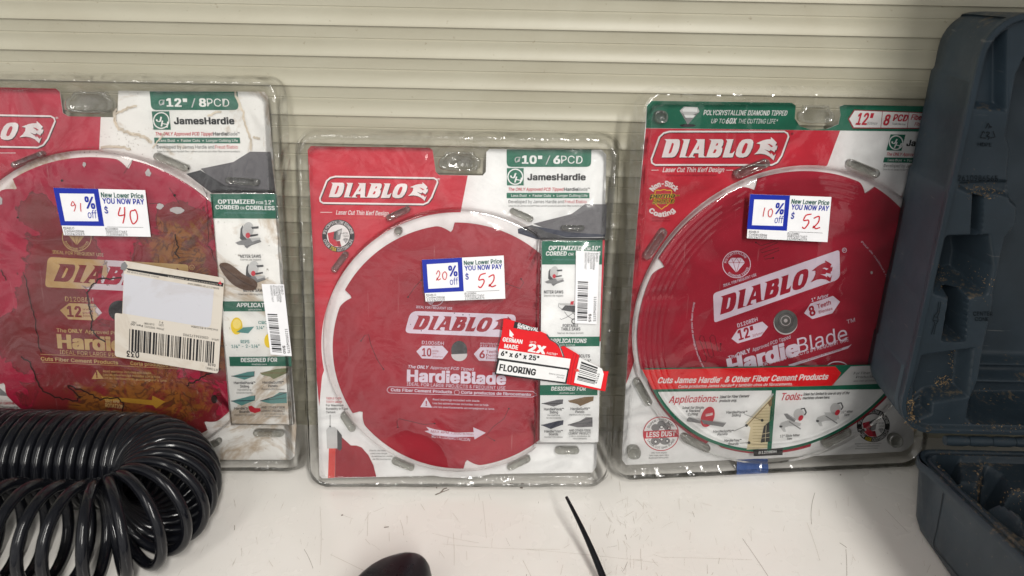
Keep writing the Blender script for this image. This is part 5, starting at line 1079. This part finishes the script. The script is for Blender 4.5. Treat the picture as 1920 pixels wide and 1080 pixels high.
# embossed marks on the lid
def lid_text(txt, x0, y0, x1, y1, h, bold, d, m_=EMB, name='embossed_lettering'):
    Vt, Ft = glyphs(txt, bold); xa = min(p[0] for p in Vt); xb = max(p[0] for p in Vt); L = math.hypot(x1 - x0, y1 - y0); ex, ey = (x1 - x0) / L, (y1 - y0) / L
    W = []
    for x, y, _ in Vt:
        a = (x - xa) / (xb - xa) * L; c_ = y / CAPH * h; px_, py_ = x0 + ex * a - ey * -0 + ey * c_, y0 + ey * a - ex * c_; q = onlid(px_, py_, d); W.append(lidpt(q[0], q[1], d))
    n = len(W); W2 = W + [p + Vector((0, .0016, 0)) for p in W]
    return W2, [tuple(f) for f in Ft]
V, F = [], []
V, F = [], []
def flush(name):
    global V, F
    mesh_obj(name, V, F, EMB, lid); V, F = [], []
def addm(W, Fs):
    n0 = len(V); V.extend(W); F.extend([tuple(i_ + n0 for i_ in f) for f in Fs])
addm(*lid_text('2', 1849, 256, 1856, 256, 9, .02, .0046)); flush('embossed_digit'); addm(*lid_text('HDPE', 1833, 274, 1859, 275, 7, .01, .0046)); flush('embossed_lettering'); addm(*lid_text('2610986565', 1796, 339, 1871, 340, 10.5, .012, .0046)); flush('embossed_number'); addm(*lid_text('CENTER', 1825, 592, 1861, 592, 7.5, .008, .0046)); addm(*lid_text('CONE', 1828, 602, 1854, 602, 7, .008, .0046)); flush('embossed_lettering')
def lid_line(P, w_, d=.0046):
    for a, c_ in zip(P, P[1:]):
        dx, dy = c_[0] - a[0], c_[1] - a[1]; L = math.hypot(dx, dy); nx, ny = -dy / L * w_ / 2, dx / L * w_ / 2
        q = [onlid(*p, d) for p in ((a[0] + nx, a[1] + ny), (c_[0] + nx, c_[1] + ny), (c_[0] - nx, c_[1] - ny), (a[0] - nx, a[1] - ny))]; addm([lidpt(*p, d) for p in q], [(0, 1, 2, 3)])
for P_ in ([(1848, 241), (1853, 231), (1858, 240)], [(1862, 246), (1866, 257), (1856, 259)], [(1849, 259), (1838, 258), (1843, 247)], [(1860, 238), (1855, 236), (1854, 241)], [(1852, 262), (1855, 259), (1852, 256)], [(1841, 250), (1844, 246), (1847, 250)]): lid_line(P_, 2)
flush('recycling_arrows')
lid_line([(1760, 566), (1758, 585), (1752, 592), (1749, 600), (1753, 606), (1746, 627)], 1.6); lid_line([(1764, 566), (1761, 586), (1758, 594), (1759, 602), (1755, 608), (1751, 627)], 1.6); lid_line([(1752, 594), (1758, 595)], 1.4); lid_line([(1750, 601), (1759, 602)], 1.4)
flush('embossed_drill_mark')

# base tray
YB, YF, HB = .570, .265, .0835; RB = .020
def xl_rim(y): return .3835 + (YB - y) * .13 + max(0, YB - y) ** 2 * .3
def base_out(k):
    """outline (counter clockwise) at wall level k: 0 rim .. 1 foot"""
    P = []; g = .012 * k * (1 if k else 0)
    sh = lambda y: xl_rim(y) * (1 - k) + k * (.3955)
    yb = YB - .006 * k
    c_ = (sh(yb) + RB, yb - RB)
    for q in range(11): a = R(90 + 90 * q / 10); P.append((c_[0] + RB * math.cos(a) - 0, c_[1] + RB * math.sin(a)))
    for q in range(1, 30): y = (yb - RB) + (YF - (yb - RB)) * q / 29; P.append((sh(y), y))
    P.append((.72, YF)); P.append((.72, yb))
    return P
V, F = [], []; lv = [(HB, 0, 0), (HB - .0012, 0, -.0012), (HB - .008, .02, -.0012), (HB - .0095, .05, .0012), (.018, .85, .0008), (.006, 1.0, .004), (.0005, 1.0, .010)]
for z, k, g in lv:
    for (x, y) in base_out(k): V.append(RI @ Vector((x + g, y - (g if y > .5 else 0) * .6, z)))
n = len(base_out(0))
for i_ in range(len(lv) - 1):
    for q in range(n): F.append((i_ * n + q, (i_ + 1) * n + q, (i_ + 1) * n + (q + 1) % n, i_ * n + (q + 1) % n))
F.append(tuple((len(lv) - 1) * n + q for q in range(n)))
def on_rim(x, y): p = on_z(x, y, HB - .01); return (p.x, p.y)
def Bp(*P): return [on_rim(x, y) for x, y in P]
c9 = Crop(1660, 780, 3.6)
BPK = [(Bp(*c9((350, 330), (390, 265), (420, 275), (470, 330), (490, 420), (480, 465))), .035, .004), (Bp(*c9((650, 560), (640, 470), (680, 370), (760, 420), (800, 500), (830, 620), (760, 600))), .045, .008), (Bp(*c9((480, 480), (600, 490), (700, 545), (780, 580), (940, 690), (940, 860), (890, 820), (560, 540))), .030, .006), (Bp(*c9((800, 560), (1200, 540), (1300, 900), (960, 700))), .040, .01)]
HUMP = Bp(*c9((600, 580), (760, 585), (870, 650), (990, 720), (990, 830), (900, 900), (870, 800), (760, 700)))
def base_h(x, y):
    xl = xl_rim(y); cy_ = YB - RB
    de = min(x - xl, YB - y, .72 - x, y - YF)
    if x < xl + RB and y > cy_: de = RB - math.hypot(x - xl - RB, y - cy_)
    h = .0036 * math.exp(-((de - .0050) / .0012) ** 2) + .006 * smooth(.0085, .0115, de)
    if de > .009:
        for P_, dep, so in BPK:
            sd = sd_poly((x, y), P_)
            if sd < so: h = max(h, .006 + dep * smooth(so * .6, -so, sd))
        sd = sd_poly((x, y), HUMP)
        if sd < .004: h = h - (h - .002) * smooth(.003, -.012, sd)
    return h
NX, NY = 130, 200; b0 = len(V)
for j in range(NY + 1):
    y = YF + (YB - YF) * (1 - (1 - j / NY) ** 1.3)
    xl = xl_rim(y)
    if y > YB - RB: dz = y - (YB - RB); xl = xl + RB - math.sqrt(max(0, RB * RB - dz * dz))
    for i_ in range(NX + 1):
        s = i_ / NX; s = s * s * .6 + s * .4; x = xl + (.72 - xl) * s; V.append(RI @ Vector((x, y, HB - base_h(x, y))))
for j in range(NY):
    for i_ in range(NX): a = b0 + j * (NX + 1) + i_; F.append((a, a + 1, a + NX + 2, a + NX + 1))
tray = mesh_obj('tray', V, F, CASE2, root); auto_smooth(tray, 48)
# sunken panel line on the outer side of the tray
# hinge knuckles
for k in range(6):
    xa = .4185 + k * .0222
    Vh, Fh = tube([RI @ Vector((xa + q * .0215 / 4, .5775, .0885)) for q in range(5)], lambda u: .0052 * (.86 if u in (0, 1) else 1), 14); h_ = mesh_obj('hinge_knuckle', Vh, Fh, CASE, root); auto_smooth(h_, 50)

# wood dust caught in the corners of the case
DUST = ink('wood_dust', (.40, .27, .14), .9, .35); rd = random.Random(5); V, F = [], []
def chip(p, size):
    a = Vector((rd.uniform(-1, 1), rd.uniform(-1, 1), rd.uniform(-1, 1))).normalized(); c_ = a.orthogonal().normalized(); n0 = len(V); l1, l2 = size * rd.uniform(.6, 1.8), size * rd.uniform(.25, .5); d = a.cross(c_) * size * .25
    V.extend([p - a * l1 - c_ * l2, p + a * l1 - c_ * l2, p + a * l1 * .8 + c_ * l2, p - a * l1 + c_ * l2, p + d]); F.extend([(n0, n0 + 1, n0 + 4), (n0 + 1, n0 + 2, n0 + 4), (n0 + 2, n0 + 3, n0 + 4), (n0 + 3, n0, n0 + 4), (n0 + 3, n0 + 2, n0 + 1, n0)])
M_ = root.matrix_world
for px, py, sxx, syy, cnt, sz in ((1713, 768, 9, 13, 150, .0009), (1786, 733, 8, 6, 60, .0008), (1803, 690, 3, 18, 40, .0006), (1843, 360, 18, 7, 150, .0005), (1790, 545, 16, 5, 50, .0006), (1850, 535, 5, 16, 40, .0005), (1750, 806, 22, 4, 60, .0007), (1870, 793, 40, 7, 110, .0006), (1700, 760, 3, 22, 40, .0006), (1806, 530, 3, 5, 14, .0009), (1840, 812, 45, 2, 60, .0005)):
    for k in range(cnt):
        x, y = rd.gauss(px, sxx), rd.gauss(py, syy); q = onlid(x, y, .006)
        if X0 + .003 < q[0] < X1 and ZB + .002 < q[1] < ZT:
            h = max(0, lid_h(*q))
            chip(M_ @ lidpt(q[0], q[1], h - .0005), sz * rd.uniform(.5, 1.3))
for px, py, sxx, syy, cnt, sz in ((1765, 865, 6, 12, 60, .0006), (1838, 905, 6, 16, 110, .0006), (1820, 918, 14, 4, 60, .0006), (1910, 927, 18, 3, 60, .0006), (1810, 838, 9, 2, 40, .0008), (1830, 960, 40, 34, 90, .0004)):
    for k in range(cnt):
        x, y = rd.gauss(px, sxx), rd.gauss(py, syy); q = on_rim(x, y)
        if q[0] > xl_rim(q[1]) + .004 and YF < q[1] < YB - .004: chip(Vector((q[0], q[1], HB - base_h(*q) + .0006)), sz * rd.uniform(.5, 1.3))
o = mesh_obj('sawdust', V, F, DUST); setp(o, 'pale tan sawdust caught in the corners of the tool case', 'sawdust', None, 'stuff')

# groove of the panel on the tray's outer side
def on_wall(px, py):
    q = ray(px, py); lo_, hi_ = .3, 1.2
    def f(t_):
        p = CAM + q * t_; k = max(0, min(1, .05 + (HB - .0095 - p.z) / (HB - .0275) * .80)); return p.x - (xl_rim(p.y) * (1 - k) + k * .3955 + .0010)
    for _ in range(40):
        m_ = (lo_ + hi_) / 2
        if f(m_) < 0: lo_ = m_
        else: hi_ = m_
    return CAM + q * (lo_ - .0008)
V, F = [], []
GP = [(1768, 925), (1764, 950), (1757, 990), (1750, 1018), (1752, 1028), (1775, 1055), (1800, 1084)]
for a, c_ in zip(GP, GP[1:]):
    n0 = len(V); dx, dy = c_[0] - a[0], c_[1] - a[1]; L = math.hypot(dx, dy); nx, ny = -dy / L * .9, dx / L * .9
    V += [RI @ on_wall(*p) for p in ((a[0] + nx, a[1] + ny), (c_[0] + nx, c_[1] + ny), (c_[0] - nx, c_[1] - ny), (a[0] - nx, a[1] - ny))]; F.append((n0, n0 + 1, n0 + 2, n0 + 3))
mesh_obj('panel_groove', V, F, EMB, tray)
